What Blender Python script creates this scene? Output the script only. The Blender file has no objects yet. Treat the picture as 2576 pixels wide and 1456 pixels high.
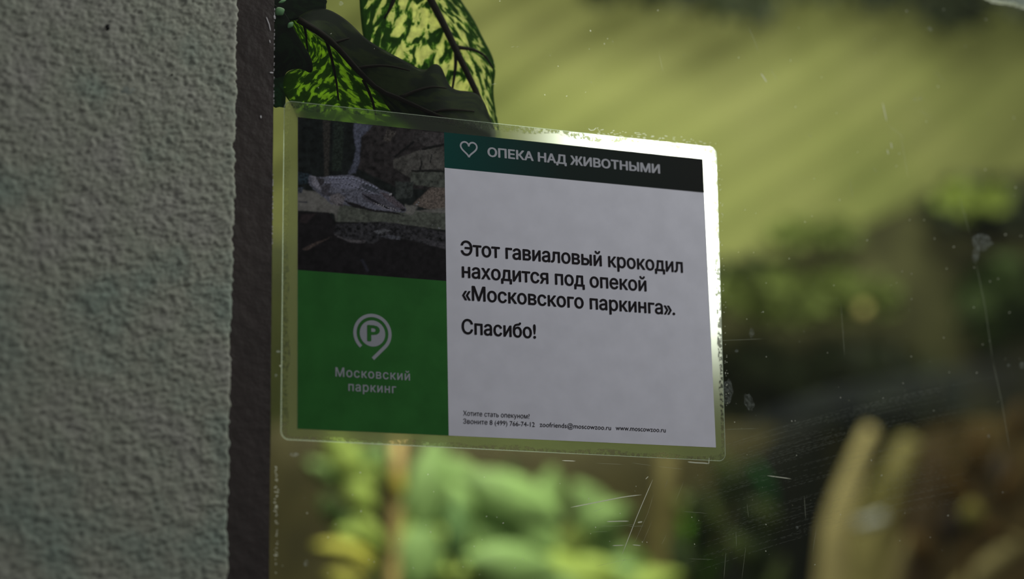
import bpy, bmesh, math, random
import numpy as np
from mathutils import Vector, Matrix
from mathutils.geometry import delaunay_2d_cdt

rnd = random.Random(7)
C = bpy.context.scene.collection
scn = bpy.context.scene

# ------------------------------------------------------------------ camera
# pose solved from the four corners of the printed sheet (297 x 206 mm)
def homog(src, dst):
    A = []
    for (x, y), (u, v) in zip(src, dst):
        A.append([x, y, 1, 0, 0, 0, -u*x, -u*y, -u]); A.append([0, 0, 0, x, y, 1, -v*x, -v*y, -v])
    return np.linalg.svd(np.array(A, float))[2][-1].reshape(3, 3)

PW = 0.297; PH = PW/1.4429; FPX = 5205.0
corners = [(748, 296), (1766, 401), (1799, 1126), (746.5, 1079)]
Hm = homog([(0, PH), (PW, PH), (PW, 0), (0, 0)], [(x-1288, 728-y) for x, y in corners])
Kc = np.diag([1/FPX, 1/FPX, 1.0]) @ Hm            # camera: x right, y up, looking along -z (depth positive)
lam = (np.linalg.norm(Kc[:, 0])+np.linalg.norm(Kc[:, 1]))/2
Kc = Kc/lam
if Kc[2, 2] < 0: Kc = -Kc
conv = np.diag([1, 1, -1.0])                      # depth -> -z
r1 = conv@Kc[:, 0]; r2 = conv@Kc[:, 1]; tt = conv@Kc[:, 2]
r1 /= np.linalg.norm(r1); r2 -= r1*(r1@r2); r2 /= np.linalg.norm(r2); r3 = np.cross(r1, r2)
Rs = np.array([r1, r2, r3])                       # rows: sheet axes in camera coordinates -> camera vec to sheet coords
cam_in_sheet = -Rs@tt
# sheet coords (u right, v up, w towards viewer) -> world (x right, y into the glass, z up), turned in plane by ROLL
def pix_dir_sheet(px, py):
    return Rs@np.array([(px-1288)/FPX, (728-py)/FPX, -1.0])
def hit_sheet(px, py):
    d = pix_dir_sheet(px, py); k = -cam_in_sheet[2]/d[2]
    return cam_in_sheet+d*k
a_, b_ = hit_sheet(692, 20), hit_sheet(679, 1440)
ROLL = math.atan2(a_[0]-b_[0], a_[1]-b_[1])       # makes the window frame upright
cr, sr = math.cos(ROLL), math.sin(ROLL)
M = np.array([[cr, -sr, 0], [0, 0, -1.0], [sr, cr, 0]])   # sheet -> world
ORG = np.array([0.0, 0.0, 1.40])                  # world position of the sheet's lower left corner
CAM = M@cam_in_sheet+ORG
camR = M@Rs                                       # camera -> world rotation
def direction(px, py):
    return M@pix_dir_sheet(px, py)
def at(px, py, Y=0.0):
    d = direction(px, py); k = (Y-CAM[1])/d[1]
    return CAM+d*k
def S(px, py):                                    # pixel -> local (u, v) on the sheet
    h = hit_sheet(px, py); return np.array([h[0], h[1]])

cd = bpy.data.cameras.new('camera'); cam = bpy.data.objects.new('camera', cd); C.objects.link(cam)
mw = Matrix.Identity(4)
for i in range(3):
    for j in range(3): mw[i][j] = camR[i, j]
    mw[i][3] = CAM[i]
cam.matrix_world = mw
cd.sensor_width = 36; cd.lens = 36*FPX/2576; cd.clip_start = 0.02
cd.dof.use_dof = True
fp = at(1330, 700, 0); cd.dof.focus_distance = float((camR[:, 2]*-1)@(fp-CAM)); cd.dof.aperture_fstop = 2.8
scn.camera = cam

# ------------------------------------------------------------------ world, light, exposure
w = bpy.data.worlds.new('world'); scn.world = w; w.use_nodes = True
w.node_tree.nodes['Background'].inputs[0].default_value = (0.96, 0.98, 1.0, 1)
w.node_tree.nodes['Background'].inputs[1].default_value = 0.16
scn.view_settings.view_transform = 'Standard'; scn.view_settings.look = 'None'
scn.view_settings.exposure = 0.0; scn.view_settings.gamma = 1.0; scn.view_settings.use_curve_mapping = False
scn.cycles.use_denoising = True
scn.cycles.transparent_max_bounces = 16
scn.cycles.sample_clamp_indirect = 4

def light(name, kind, loc, target, energy, color, size=0.1, size_y=None, spot=None, blend=0.5):
    l = bpy.data.lights.new(name, kind); l.energy = energy; l.color = color
    if kind == 'AREA':
        l.size = size
        if size_y: l.shape = 'RECTANGLE'; l.size_y = size_y
        else: l.shape = 'DISK'
    else: l.shadow_soft_size = size
    if spot: l.spot_size = spot; l.spot_blend = blend
    o = bpy.data.objects.new(name, l); C.objects.link(o); o.location = loc
    d = Vector(target)-Vector(loc); o.rotation_euler = d.to_track_quat('-Z', 'Y').to_euler()
    return o
HY = 1.3
hl = at(1655, 520, HY)
light('enclosure_lamp', 'AREA', hl, CAM, 3.2, (1.0, 1.0, 0.95), size=0.10)
light('skylight', 'AREA', (2.0, 2.4, 5.2), (2.0, 2.4, 0), 150, (1.0, 0.97, 0.80), size=5.0, size_y=3.4)
light('added_wall_light', 'SPOT', (1.5, 1.5, 2.75), at(1930, 500, 4.8), 470, (1.0, 0.99, 0.86), size=0.25, spot=math.radians(46), blend=1.0)  # unseen lamp added to brighten the middle of the back wall
light('added_leaf_backlight', 'SPOT', at(1250, -700, 1.7), at(960, 150, .05), 280, (1.0, 1.0, .9), size=0.05, spot=math.radians(15), blend=.8)  # added spot out of view, makes the leaves glow from behind
light('added_plant_light', 'SPOT', (0.9, 0.75, 3.9), at(1250, 1340, 2.3), 470, (1.0, 1.0, 0.9), size=0.2, spot=math.radians(34), blend=1.0)  # extra lamp put in to lift the blurred plants below the sign
light('visitor_hall_lamp', 'AREA', (0.85, -0.42, 2.3), (0, -0.02, 1.45), 7.4, (0.96, 1.0, 0.95), size=0.35)

# ------------------------------------------------------------------ helpers
def lin(r, g, b, k=1.0):
    f = lambda c: (c/255/12.92 if c/255 <= 0.04045 else ((c/255+0.055)/1.055)**2.4)*k
    return (f(r), f(g), f(b), 1)
def newmat(name):
    m = bpy.data.materials.new(name); m.use_nodes = True; m.node_tree.nodes.clear(); return m
class NT:
    def __init__(s, m): s.n = m.node_tree.nodes; s.l = m.node_tree.links
    def add(s, t, **kw):
        nd = s.n.new(t)
        for k, v in kw.items():
            if k.startswith('i_'):
                nd.inputs[k[2:].replace('_', ' ')].default_value = v
            else: setattr(nd, k, v)
        return nd
    def link(s, a, b): s.l.new(a, b)
def ramp(nt, fac, stops, interp='LINEAR'):
    r = nt.add('ShaderNodeValToRGB'); r.color_ramp.interpolation = interp
    e = r.color_ramp.elements
    while len(e) > 1: e.remove(e[-1])
    e[0].position = stops[0][0]; e[0].color = stops[0][1]
    for p, c in stops[1:]:
        x = e.new(p); x.color = c
    nt.link(fac, r.inputs[0]); return r
def plain(name, col, rough=0.6, spec=0.3, var=0.0, scale=30, bump=0.0, bscale=80, trans=0.0, coat=0.0):
    m = newmat(name); nt = NT(m)
    out = nt.add('ShaderNodeOutputMaterial'); p = nt.add('ShaderNodeBsdfPrincipled')
    p.inputs['Roughness'].default_value = rough; p.inputs['Specular IOR Level'].default_value = spec
    p.inputs['Coat Weight'].default_value = coat; p.inputs['Coat Roughness'].default_value = 0.15
    tc = nt.add('ShaderNodeTexCoord')
    cs = None
    if var > 0:
        n = nt.add('ShaderNodeTexNoise'); n.inputs['Scale'].default_value = scale; n.inputs['Detail'].default_value = 4
        nt.link(tc.outputs['Object'], n.inputs['Vector'])
        lo = tuple(c*(1-var) for c in col[:3])+(1,); hi = tuple(min(1, c*(1+var)) for c in col[:3])+(1,)
        r = ramp(nt, n.outputs['Fac'], [(0.35, lo), (0.65, hi)]); cs = r.outputs[0]
        nt.link(cs, p.inputs['Base Color'])
    else: p.inputs['Base Color'].default_value = col
    if bump > 0:
        n2 = nt.add('ShaderNodeTexNoise'); n2.inputs['Scale'].default_value = bscale; n2.inputs['Detail'].default_value = 5
        nt.link(tc.outputs['Object'], n2.inputs['Vector'])
        b = nt.add('ShaderNodeBump'); b.inputs['Strength'].default_value = bump; b.inputs['Distance'].default_value = 0.01
        nt.link(n2.outputs['Fac'], b.inputs['Height']); nt.link(b.outputs[0], p.inputs['Normal'])
    if trans > 0:
        t = nt.add('ShaderNodeBsdfTranslucent')
        if cs: nt.link(cs, t.inputs[0])
        else: t.inputs[0].default_value = col
        mx = nt.add('ShaderNodeMixShader'); mx.inputs[0].default_value = trans
        nt.link(p.outputs[0], mx.inputs[1]); nt.link(t.outputs[0], mx.inputs[2]); nt.link(mx.outputs[0], out.inputs[0])
    else: nt.link(p.outputs[0], out.inputs[0])
    return m
def mesh_obj(name, verts, faces, mat, parent=None, smooth=False, uv=None, kind=None):
    me = bpy.data.meshes.new(name); me.from_pydata([tuple(map(float, v)) for v in verts], [], faces); me.update()
    if smooth: me.polygons.foreach_set('use_smooth', [True]*len(me.polygons))
    if uv is not None:
        l = me.uv_layers.new(name='UVMap'); idx = np.empty(len(me.loops), dtype=np.int32); me.loops.foreach_get('vertex_index', idx)
        l.data.foreach_set('uv', np.asarray(uv, float)[idx].astype(np.float32).ravel())
    me.materials.append(mat)
    o = bpy.data.objects.new(name, me); C.objects.link(o)
    if parent: o.parent = parent
    if kind: o['kind'] = kind
    return o
def empty(name, loc=(0, 0, 0)):
    o = bpy.data.objects.new(name, None); o.empty_display_size = 0.05; C.objects.link(o); o.location = loc; return o
def tag(o, label=None, cat=None, group=None, kind=None):
    if label: o['label'] = label
    if cat: o['category'] = cat
    if group: o['group'] = group
    if kind: o['kind'] = kind
    return o
def local(parent, verts):
    L = np.array(parent.location); return [np.asarray(v)-L for v in verts]
def box(name, a, b, mat, parent=None, bevel=0.0, kind=None):
    bm = bmesh.new(); bmesh.ops.create_cube(bm, size=1)
    for v in bm.verts:
        v.co = Vector([(a[i]+b[i])/2+v.co[i]*(b[i]-a[i]) for i in range(3)])
    if bevel: bmesh.ops.bevel(bm, geom=bm.edges[:], offset=bevel, segments=2, affect='EDGES')
    me = bpy.data.meshes.new(name); bm.to_mesh(me); bm.free(); me.materials.append(mat)
    o = bpy.data.objects.new(name, me); C.objects.link(o)
    if parent: o.parent = parent
    if kind: o['kind'] = kind
    return o
def resample(P, n):
    P = np.asarray(P, float); d = np.r_[0, np.cumsum(np.linalg.norm(np.diff(P, axis=0), axis=1))]
    # Catmull-like smoothing by dense cubic blend
    t = np.linspace(0, d[-1], n); return np.stack([np.interp(t, d, P[:, k]) for k in range(P.shape[1])], 1)
def smooth_line(P, n, it=2):
    P = np.asarray(P, float)
    for _ in range(it):
        Q = [P[0]]
        for a, b in zip(P[:-1], P[1:]): Q += [a*.75+b*.25, a*.25+b*.75]
        Q.append(P[-1]); P = np.array(Q)
    return resample(P, n)
_perm = np.random.RandomState(3).rand(4096)
def vnoise(x, y, seed=0):
    xi = np.floor(x).astype(int); yi = np.floor(y).astype(int); fx = x-xi; fy = y-yi
    fx = fx*fx*(3-2*fx); fy = fy*fy*(3-2*fy)
    h = lambda a, b: _perm[((a*7349+b*9151+seed*613) ^ (a*31+b*17)) & 4095]
    return (h(xi, yi)*(1-fx)+h(xi+1, yi)*fx)*(1-fy)+(h(xi, yi+1)*(1-fx)+h(xi+1, yi+1)*fx)*fy
def fbm(x, y, o=4, seed=0):
    s = 0; a = 1; t = 0
    for k in range(o):
        s = s+a*vnoise(x*2**k+k*13.7, y*2**k+k*5.1, seed+k); t += a; a *= .5
    return s/t
def grid_mesh(name, X, Y, Z, mat, parent=None, smooth=True, uv=None, kind=None):
    n, m = X.shape; V = np.stack([X.ravel(), Y.ravel(), Z.ravel()], 1).astype(np.float32)
    i = np.arange(n-1)[:, None]*m+np.arange(m-1)[None, :]
    F = np.stack([i, i+1, i+m+1, i+m], -1).reshape(-1, 4).astype(np.int32)
    me = bpy.data.meshes.new(name); me.vertices.add(len(V)); me.vertices.foreach_set('co', V.ravel())
    me.loops.add(F.size); me.loops.foreach_set('vertex_index', F.ravel())
    me.polygons.add(len(F)); me.polygons.foreach_set('loop_start', np.arange(0, F.size, 4, dtype=np.int32))
    me.polygons.foreach_set('loop_total', np.full(len(F), 4, dtype=np.int32))
    me.update(calc_edges=True); me.validate()
    if smooth: me.polygons.foreach_set('use_smooth', [True]*len(me.polygons))
    if uv is not None:
        l = me.uv_layers.new(name='UVMap'); l.data.foreach_set('uv', uv.reshape(-1, 2)[F.ravel()].astype(np.float32).ravel())
    me.materials.append(mat); o = bpy.data.objects.new(name, me); C.objects.link(o)
    if parent: o.parent = parent
    if kind: o['kind'] = kind
    return o
def tube(P, radii, seg=8, flat=1.0):
    P = np.asarray(P, float); n = len(P); V = []; F = []
    for i in range(n):
        t = P[min(i+1, n-1)]-P[max(i-1, 0)]; t /= np.linalg.norm(t)+1e-9
        a = np.cross(t, [0, 1, 0]); a /= np.linalg.norm(a)+1e-9; b = np.cross(a, t)
        for k in range(seg):
            an = 2*math.pi*k/seg; V.append(P[i]+radii[i]*(math.cos(an)*a+flat*math.sin(an)*b))
    for i in range(n-1):
        for k in range(seg):
            F.append((i*seg+k, i*seg+(k+1) % seg, (i+1)*seg+(k+1) % seg, (i+1)*seg+k))
    F.append(tuple(range(seg))[::-1]); F.append(tuple((n-1)*seg+k for k in range(seg)))
    return V, F
def ribbons(lines, y, name, mat, parent, kind=None):
    """flat scratches on the glass: list of (pixel polyline, width px)"""
    V = []; F = []
    for P, wpx in lines:
        P = resample(P, max(3, len(P)*3)); n = len(P)
        for i in range(n):
            t = P[min(i+1, n-1)]-P[max(i-1, 0)]; t /= np.linalg.norm(t)+1e-9; nn = np.array([-t[1], t[0]])
            ww = wpx*.5*(1 if 0 < i < n-1 else .15)
            for s in (-1, 1): V.append(at(P[i][0]+nn[0]*ww*s, P[i][1]+nn[1]*ww*s, y))
            if i: k = len(V)-4; F.append((k, k+1, k+3, k+2))
    return mesh_obj(name, local(parent, V) if parent else V, F, mat, parent, kind=kind)

# ------------------------------------------------------------------ the setting: plaster wall, window, enclosure shell
def plaster_material():
    m = newmat('grey_green_plaster'); nt = NT(m)
    out = nt.add('ShaderNodeOutputMaterial'); p = nt.add('ShaderNodeBsdfPrincipled', i_Roughness=0.75)
    p.inputs['Specular IOR Level'].default_value = 0.25
    tc = nt.add('ShaderNodeTexCoord'); n = nt.add('ShaderNodeTexNoise', i_Scale=22.0, i_Detail=5.0)
    nt.link(tc.outputs['Object'], n.inputs['Vector'])
    r = ramp(nt, n.outputs['Fac'], [(0.3, lin(142, 154, 142)), (0.5, lin(158, 160, 146)), (0.7, lin(160, 158, 150))])
    nt.link(r.outputs[0], p.inputs['Base Color'])
    n2 = nt.add('ShaderNodeTexNoise', i_Scale=900.0, i_Detail=3.0); nt.link(tc.outputs['Object'], n2.inputs['Vector'])
    b = nt.add('ShaderNodeBump', i_Strength=0.25, i_Distance=0.0006)
    nt.link(n2.outputs['Fac'], b.inputs['Height']); nt.link(b.outputs[0], p.inputs['Normal'])
    nt.link(p.outputs[0], out.inputs[0]); return m
M_plaster = plaster_material()
WY = -0.016
xe_t, xe_b = at(600, 0, WY), at(572, 1456, WY)
xL = at(0, 700, WY)[0]-0.01
xs = np.r_[np.linspace(xL-1.1, xL-.25, 60)[:-1], np.arange(xL-.25, xL, .0018), np.arange(xL, xe_t[0], 0.00085)]
zlo, zhi = at(300, 1500, WY)[2]-.02, at(300, -40, WY)[2]+.02
zs = np.r_[np.linspace(0.0, zlo-.22, 120)[:-1], np.arange(zlo-.22, zlo, .0018), np.arange(zlo, zhi, 0.00085), np.arange(zhi, zhi+.22, .0018), np.linspace(zhi+.22, 2.5, 90)[1:]]
# straight edge interpolated between the two measured points, roughened
def edge_x(z):
    t = (z-xe_b[2])/(xe_t[2]-xe_b[2]); t = np.clip(t, -1, 2)
    return xe_b[0]+(xe_t[0]-xe_b[0])*t+0.0034*(fbm(z*380, z*0+3.3, 3, 5)-.5)+0.0018*(fbm(z*60, z*0+9.1, 2, 8)-.5)
frac = (xs-xs[0])/(xs[-1]-xs[0])
Zg, Fg = np.meshgrid(zs, frac, indexing='ij'); Ex = edge_x(zs)[:, None]
Xg = xs[0]+(Ex-xs[0])*Fg
def relief(x, z):
    u = x+z*0.35; v = z-x*0.45
    a = fbm(u*330, v*480, 2, 1); b = fbm(u*150+3, v*210, 2, 4); c = vnoise(x*45, z*45, 9)
    return 0.8*0.0021*(np.clip(a, .3, .8)-.5)+0.0012*(b-.5)+0.0006*(c-.5)+.0007*(fbm(u*800, v*1000, 2, 7)-.5)
D = relief(Xg, Zg)
edge = np.clip((Ex-Xg)/0.0025, 0, 1); Yg = WY-D+0.002*(1-np.sqrt(edge*(2-edge)))
# returning edge of the plaster, back to the window frame
Xr = np.repeat(Ex, 4, 1)+0.0012*(fbm(np.repeat(zs[:, None], 4, 1)*400, np.arange(4)[None]*1.7+0*Ex, 2, 3)-.5)
Yr = np.repeat(np.array([[WY+.004, WY+.008, WY+.013, 0.06]]), len(zs), 0); Zr = np.repeat(zs[:, None], 4, 1)
wall = grid_mesh('wall_front', np.hstack([Xg, Xr]), np.hstack([Yg, Yr]), np.hstack([Zg, Zr]), M_plaster)
tag(wall, 'grey-green wall with coarse roller-textured plaster left of the window', kind='structure')
M_black = plain('black_spot', (0.004, 0.004, 0.004, 1), 0.5)
def dab(px, py, rx, ry, y, name, mat, parent, rot=0.0, th=0.0004, seed=0, n=18, jag=.15, kind=None):
    """small lens-shaped blob lying on a surface facing the viewer"""
    r_ = random.Random(seed); V = []; F = []
    c = at(px, py, y); V.append(c-np.array([0, th, 0]))
    for q in (0.6, 1.0):
        for k in range(n):
            a = 2*math.pi*k/n; rr = q*(1+jag*(r_.random()-.5)*2*(q == 1.0))
            dx = rx*rr*math.cos(a); dy = ry*rr*math.sin(a)
            V.append(at(px+dx*math.cos(rot)-dy*math.sin(rot), py+dx*math.sin(rot)+dy*math.cos(rot), y)-np.array([0, th*(1-q*q), 0]))
    for k in range(n):
        F.append((0, 1+(k+1) % n, 1+k)); F.append((1+k, 1+(k+1) % n, 1+n+(k+1) % n, 1+n+k))
    return mesh_obj(name, V, F, mat, parent, smooth=True, kind=kind)
o = dab(271, 69, 6, 8.5, WY-.0007, 'speck', M_black, wall, rot=.3, th=.0014); o['label'] = 'black speck stuck on the plaster'
dab(433, 188, 2.2, 2.4, WY-.0007, 'speck', M_black, wall, th=.0009)
M_dab = plain('smooth_plaster_patch', lin(140, 146, 138), .6)
dab(322, 228, 19, 12, WY+.0002, 'filler_patch', M_dab, wall, rot=-.35, th=.0007, jag=.1)

win = empty('window_1', (0, 0, 0)); tag(win, 'large viewing window with scratched glass and dark metal frame', kind='structure')
M_frame = plain('dark_brown_paint', lin(60, 52, 50), .42, .35, var=.12, scale=40, bump=.15, bscale=120)
FY = -0.006
xf = at(685, 728, FY)[0]
bm_x0 = xf-0.05
box('frame', (bm_x0, FY, 0.0), (xf, 0.05, 2.5), M_frame, win, bevel=0.0012)
box('frame', (xf, FY, 2.42), (3.6, 0.05, 2.5), M_frame, win, bevel=0.0012)
box('frame', (xf, FY, 0.52), (3.6, 0.05, 0.60), M_frame, win, bevel=0.0012)
box('frame', (3.6, FY, 0.0), (6.8, 0.05, 2.5), M_frame, win, bevel=0.0012)
M_sill = plain('dark_plinth_render', lin(80, 78, 72), .8)
o = box('wall_plinth', (xf, WY, 0.0), (3.6, 0.05, 0.52), M_sill); tag(o, kind='structure')
o = box('wall_lintel', (-1.6, WY, 2.5), (6.8, 0.10, 5.5), M_sill); tag(o, kind='structure')
# glass
def glass_material():
    m = newmat('clear_glass'); nt = NT(m); out = nt.add('ShaderNodeOutputMaterial')
    t = nt.add('ShaderNodeBsdfTransparent'); t.inputs[0].default_value = (.965, .985, .96, 1)
    g = nt.add('ShaderNodeBsdfGlossy', i_Roughness=0.02)
    fr = nt.add('ShaderNodeFresnel', i_IOR=1.25); mx = nt.add('ShaderNodeMixShader')
    nt.link(fr.outputs[0], mx.inputs[0]); nt.link(t.outputs[0], mx.inputs[1]); nt.link(g.outputs[0], mx.inputs[2]); nt.link(mx.outputs[0], out.inputs[0])
    return m
M_glass = glass_material()
box('pane', (xf-.01, 0.0, .59), (3.61, 0.010, 2.43), M_glass, win)

# enclosure shell
M_floor = plain('damp_earth', lin(58, 50, 34), .8, .3, var=.4, scale=6, bump=.5, bscale=20)
M_dark = plain('mossy_dark_rock', lin(62, 66, 38), .9, .2, var=.3, scale=3)
M_hall = plain('visitor_floor_stone', lin(90, 88, 84), .5, .3, var=.1, scale=4)
def slab(name, a, b, mat): return tag(box(name, a, b, mat), kind='structure')
slab('floor', (-2.5, -3.0, -0.1), (6.8, WY-.002, 0.0), M_hall)
slab('floor_enclosure', (-2.5, 0.05, -0.1), (6.8, 5.3, 0.0), M_floor)
slab('wall_left', (-1.7, 0.10, 0.0), (-1.6, 5.2, 5.4), M_dark)
slab('wall_right', (6.7, 0.10, 0.0), (6.8, 5.2, 5.4), M_dark)
slab('ceiling', (-1.6, 0.10, 5.4), (6.7, 5.3, 5.5), M_dark)
# back wall: pale olive plaster, slanting relief shaped to imitate soft shadow stripes
def olive_wall_material():
    m = newmat('olive_rock_render'); nt = NT(m); out = nt.add('ShaderNodeOutputMaterial')
    p = nt.add('ShaderNodeBsdfPrincipled', i_Roughness=0.8); p.inputs['Specular IOR Level'].default_value = .15
    tc = nt.add('ShaderNodeTexCoord'); n = nt.add('ShaderNodeTexNoise', i_Scale=1.6, i_Detail=3.0, i_Roughness=.5)
    nt.link(tc.outputs['Object'], n.inputs['Vector'])
    r = ramp(nt, n.outputs['Fac'], [(.35, lin(138, 145, 84)), (.5, lin(149, 154, 92)), (.68, lin(156, 159, 100))])
    nt.link(r.outputs[0], p.inputs['Base Color']); nt.link(p.outputs[0], out.inputs[0]); return m
M_olive = olive_wall_material()
BX, BZ = np.meshgrid(np.linspace(-1.6, 6.7, 500), np.linspace(0, 5.4, 330))
ang = math.radians(37)
q = -(BX-1.8)*math.sin(ang)+(BZ-2.8)*math.cos(ang)+.05*np.sin(BX*2.1)+.03*(fbm(BX*2, BZ*2, 2, 2)-.5)
pw = vnoise(BX*1.1, BZ*1.1, 5)
fade = np.clip(1.25-.22*(BX-.5), .25, 1)
BY = 4.85-fade*.0150*np.sin(q*2*math.pi/.125)*(.2+.7*pw)-fade*.016*np.sin(q*2*math.pi/.27+1)*(.2+.9*vnoise(BX*.9, BZ*.9, 6))
bw = grid_mesh('wall_back', BX, BY, BZ, M_olive); tag(bw, kind='structure')

# ------------------------------------------------------------------ marks on the glass
def mark_material(name, col, alpha, noise=0.0, scale=900, trl=.6):
    m = newmat(name); nt = NT(m); out = nt.add('ShaderNodeOutputMaterial')
    d = nt.add('ShaderNodeBsdfDiffuse'); d.inputs[0].default_value = col
    t = nt.add('ShaderNodeBsdfTranslucent'); t.inputs[0].default_value = col
    mx = nt.add('ShaderNodeMixShader'); mx.inputs[0].default_value = trl
    nt.link(d.outputs[0], mx.inputs[1]); nt.link(t.outputs[0], mx.inputs[2])
    tr = nt.add('ShaderNodeBsdfTransparent'); m2 = nt.add('ShaderNodeMixShader'); m2.inputs[0].default_value = alpha
    nt.link(tr.outputs[0], m2.inputs[1]); nt.link(mx.outputs[0], m2.inputs[2]); nt.link(m2.outputs[0], out.inputs[0])
    if noise:
        tc = nt.add('ShaderNodeTexCoord'); n = nt.add('ShaderNodeTexNoise', i_Scale=float(scale), i_Detail=3.0)
        nt.link(tc.outputs['Object'], n.inputs['Vector'])
        r = ramp(nt, n.outputs['Fac'], [(.38, (alpha*(1-noise),)*3+(1,)), (.62, (alpha,)*3+(1,))]); nt.link(r.outputs[0], m2.inputs[0])
    return m
M_scr = mark_material('scratch_bright', (.95, .95, .85, 1), .85)
M_scr2 = mark_material('scratch_faint', (.8, .85, .7, 1), .20)
M_scr3 = mark_material('wipe_mark', (.7, .75, .7, 1), .09)
M_smudge = mark_material('smudge', (.7, .76, .78, 1), .17, .8, 500)
M_haze = mark_material('grease_haze', (.6, .66, .7, 1), .022, .5, 25)
YS = -0.0003
bright = [([(1883, 67), (1909, 130)], 1.6), ([(1937, 170), (1955, 203)], 1.5), ([(1914, 184), (1929, 207)], 2.4),
          ([(2220, 257), (2231, 306)], 1.8), ([(2233, 314), (2279, 349)], 1.6), ([(2265, 340), (2285, 449)], 1.5),
          ([(2241, 358), (2244, 374)], 2.2), ([(2232, 376), (2235, 388)], 2.0), ([(2138, 450), (2145, 500)], 1.2),
          ([(1414, 1158), (1448, 1159.5)], 2.0), ([(1435, 1276), (1527, 1258), (1572, 1249), (1614, 1244)], 2.4),
          ([(1526, 1311.5), (1560, 1310.5), (1582, 1310.5)], 2.6), ([(1604, 1314), (1616, 1312)], 3.6), ([(1540, 1372), (1570, 1371)], 2.2),
          ([(1591, 1370), (1612, 1372)], 2.2), ([(1930, 1196), (1990, 1204)], 2.0), ([(1565, 1394), (1605, 1292), (1642, 1206)], 1.8),
          ([(1624, 1205), (1631, 1198)], 2.0), ([(1800, 857), (1921, 852)], 1.4), ([(2455, 660), (2478, 770), (2497, 905)], 1.4),
          ([(2497, 905), (2520, 1010), (2540, 1130)], 1.5), ([(2412, 490), (2440, 590)], 1.2), ([(2115, 760), (2125, 900)], 1.2),
          ([(1822, 1080), (1910, 1077)], 1.1), ([(2023, 1246), (2027, 1306)], 1.6), ([(2053, 1330), (2045, 1384)], 1.4),
          ([(1826, 1388), (1821, 1456)], 1.6), ([(1851, 1336), (1853, 1375)], 1.4), ([(1716, 1286), (1780, 1291)], 1.4),
          ([(1235, 213), (1249, 210)], 1.5), ([(1286, 119), (1294, 116)], 1.2), ([(1299, 119), (1305, 116)], 1.2), ([(1658, 135), (1668, 180)], 1.0),
          ([(2196, 421), (2206, 433)], 1.6), ([(2353, 179), (2380, 208)], 1.0), ([(2312, 275), (2342, 298)], 1.2)]
for L in bright: ribbons([L], YS, 'scratch', M_scr if L[1] > 1.7 else M_scr2, win)
faint = [([(1600, 1318), (1560, 1323), (1510, 1323)], 1.3), ([(1622, 1322.5), (1580, 1324)], 1.8), ([(1486, 1337), (1530, 1337)], 1.1),
         ([(1594, 1370), (1630, 1290), (1645, 1240)], 1.2), ([(1615, 1370), (1640, 1310)], 1.0), ([(1500, 1424), (1560, 1410), (1610, 1402)], 1.3),
         ([(1555, 1430), (1575, 1400)], 1.0), ([(1490, 1288), (1520, 1276)], 1.2), ([(1500, 1165), (1570, 1168)], 1.2),
         ([(1590, 1164), (1640, 1171)], 1.3), ([(1655, 1173), (1720, 1180)], 1.2), ([(1730, 1405), (1795, 1407)], 1.3), ([(1879, 1265), (1883, 1302)], 1.2),
         ([(1877, 1370), (1866, 1456)], 1.1), ([(1720, 1210), (1700, 1260)], 1.0), ([(1680, 1206), (1672, 1228)], 1.2), ([(1664, 1370), (1676, 1345)], 1.1)]
for L in faint: ribbons([L], YS, 'scratch', M_scr2, win)
# dust and pinprick scratches all over the glass
rs = random.Random(5); L1 = []; L2 = []
for k in range(520):
    x = rs.uniform(700, 2570); y = rs.uniform(0, 1450)
    if 705 < x < 1825 and 255 < y < 1165: continue
    if x < 1900 and y < 700 and rs.random() < .45: continue
    if x > 2250 and y < 300: a = 1.0
    else: a = rs.choice([1.0, 1.2, 1.5, 2.6])
    l = rs.uniform(1.2, 4.2); (L1 if rs.random() < .45 else L2).append(([(x, y), (x+l*math.cos(a), y+l*math.sin(a))], rs.uniform(1.2, 2.2)))
ribbons(L1, YS, 'dust', M_scr, win, kind='stuff'); ribbons(L2, YS, 'dust', M_scr2, win, kind='stuff')
# broken dotted wiping strokes sweeping up to the right
L3 = []
for k in range(210):
    off = rs.uniform(0, 1); off = off*off if rs.random() < .5 else off
    x0 = rs.uniform(1690, 2300); ln = rs.uniform(40, 260); base = 1010+off*300
    f = lambda x: base+150-(x-1700)*.36+(x-1700)**2*.00012
    xx = x0
    while xx < min(x0+ln, 2600):
        seg = rs.uniform(4, 16); L3.append(([(xx, f(xx)), (xx+seg, f(xx+seg))], 1.0)); xx += seg+rs.uniform(2, 8)
ribbons(L3, YS, 'wipe_marks', M_scr3, win, kind='stuff')
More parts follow.
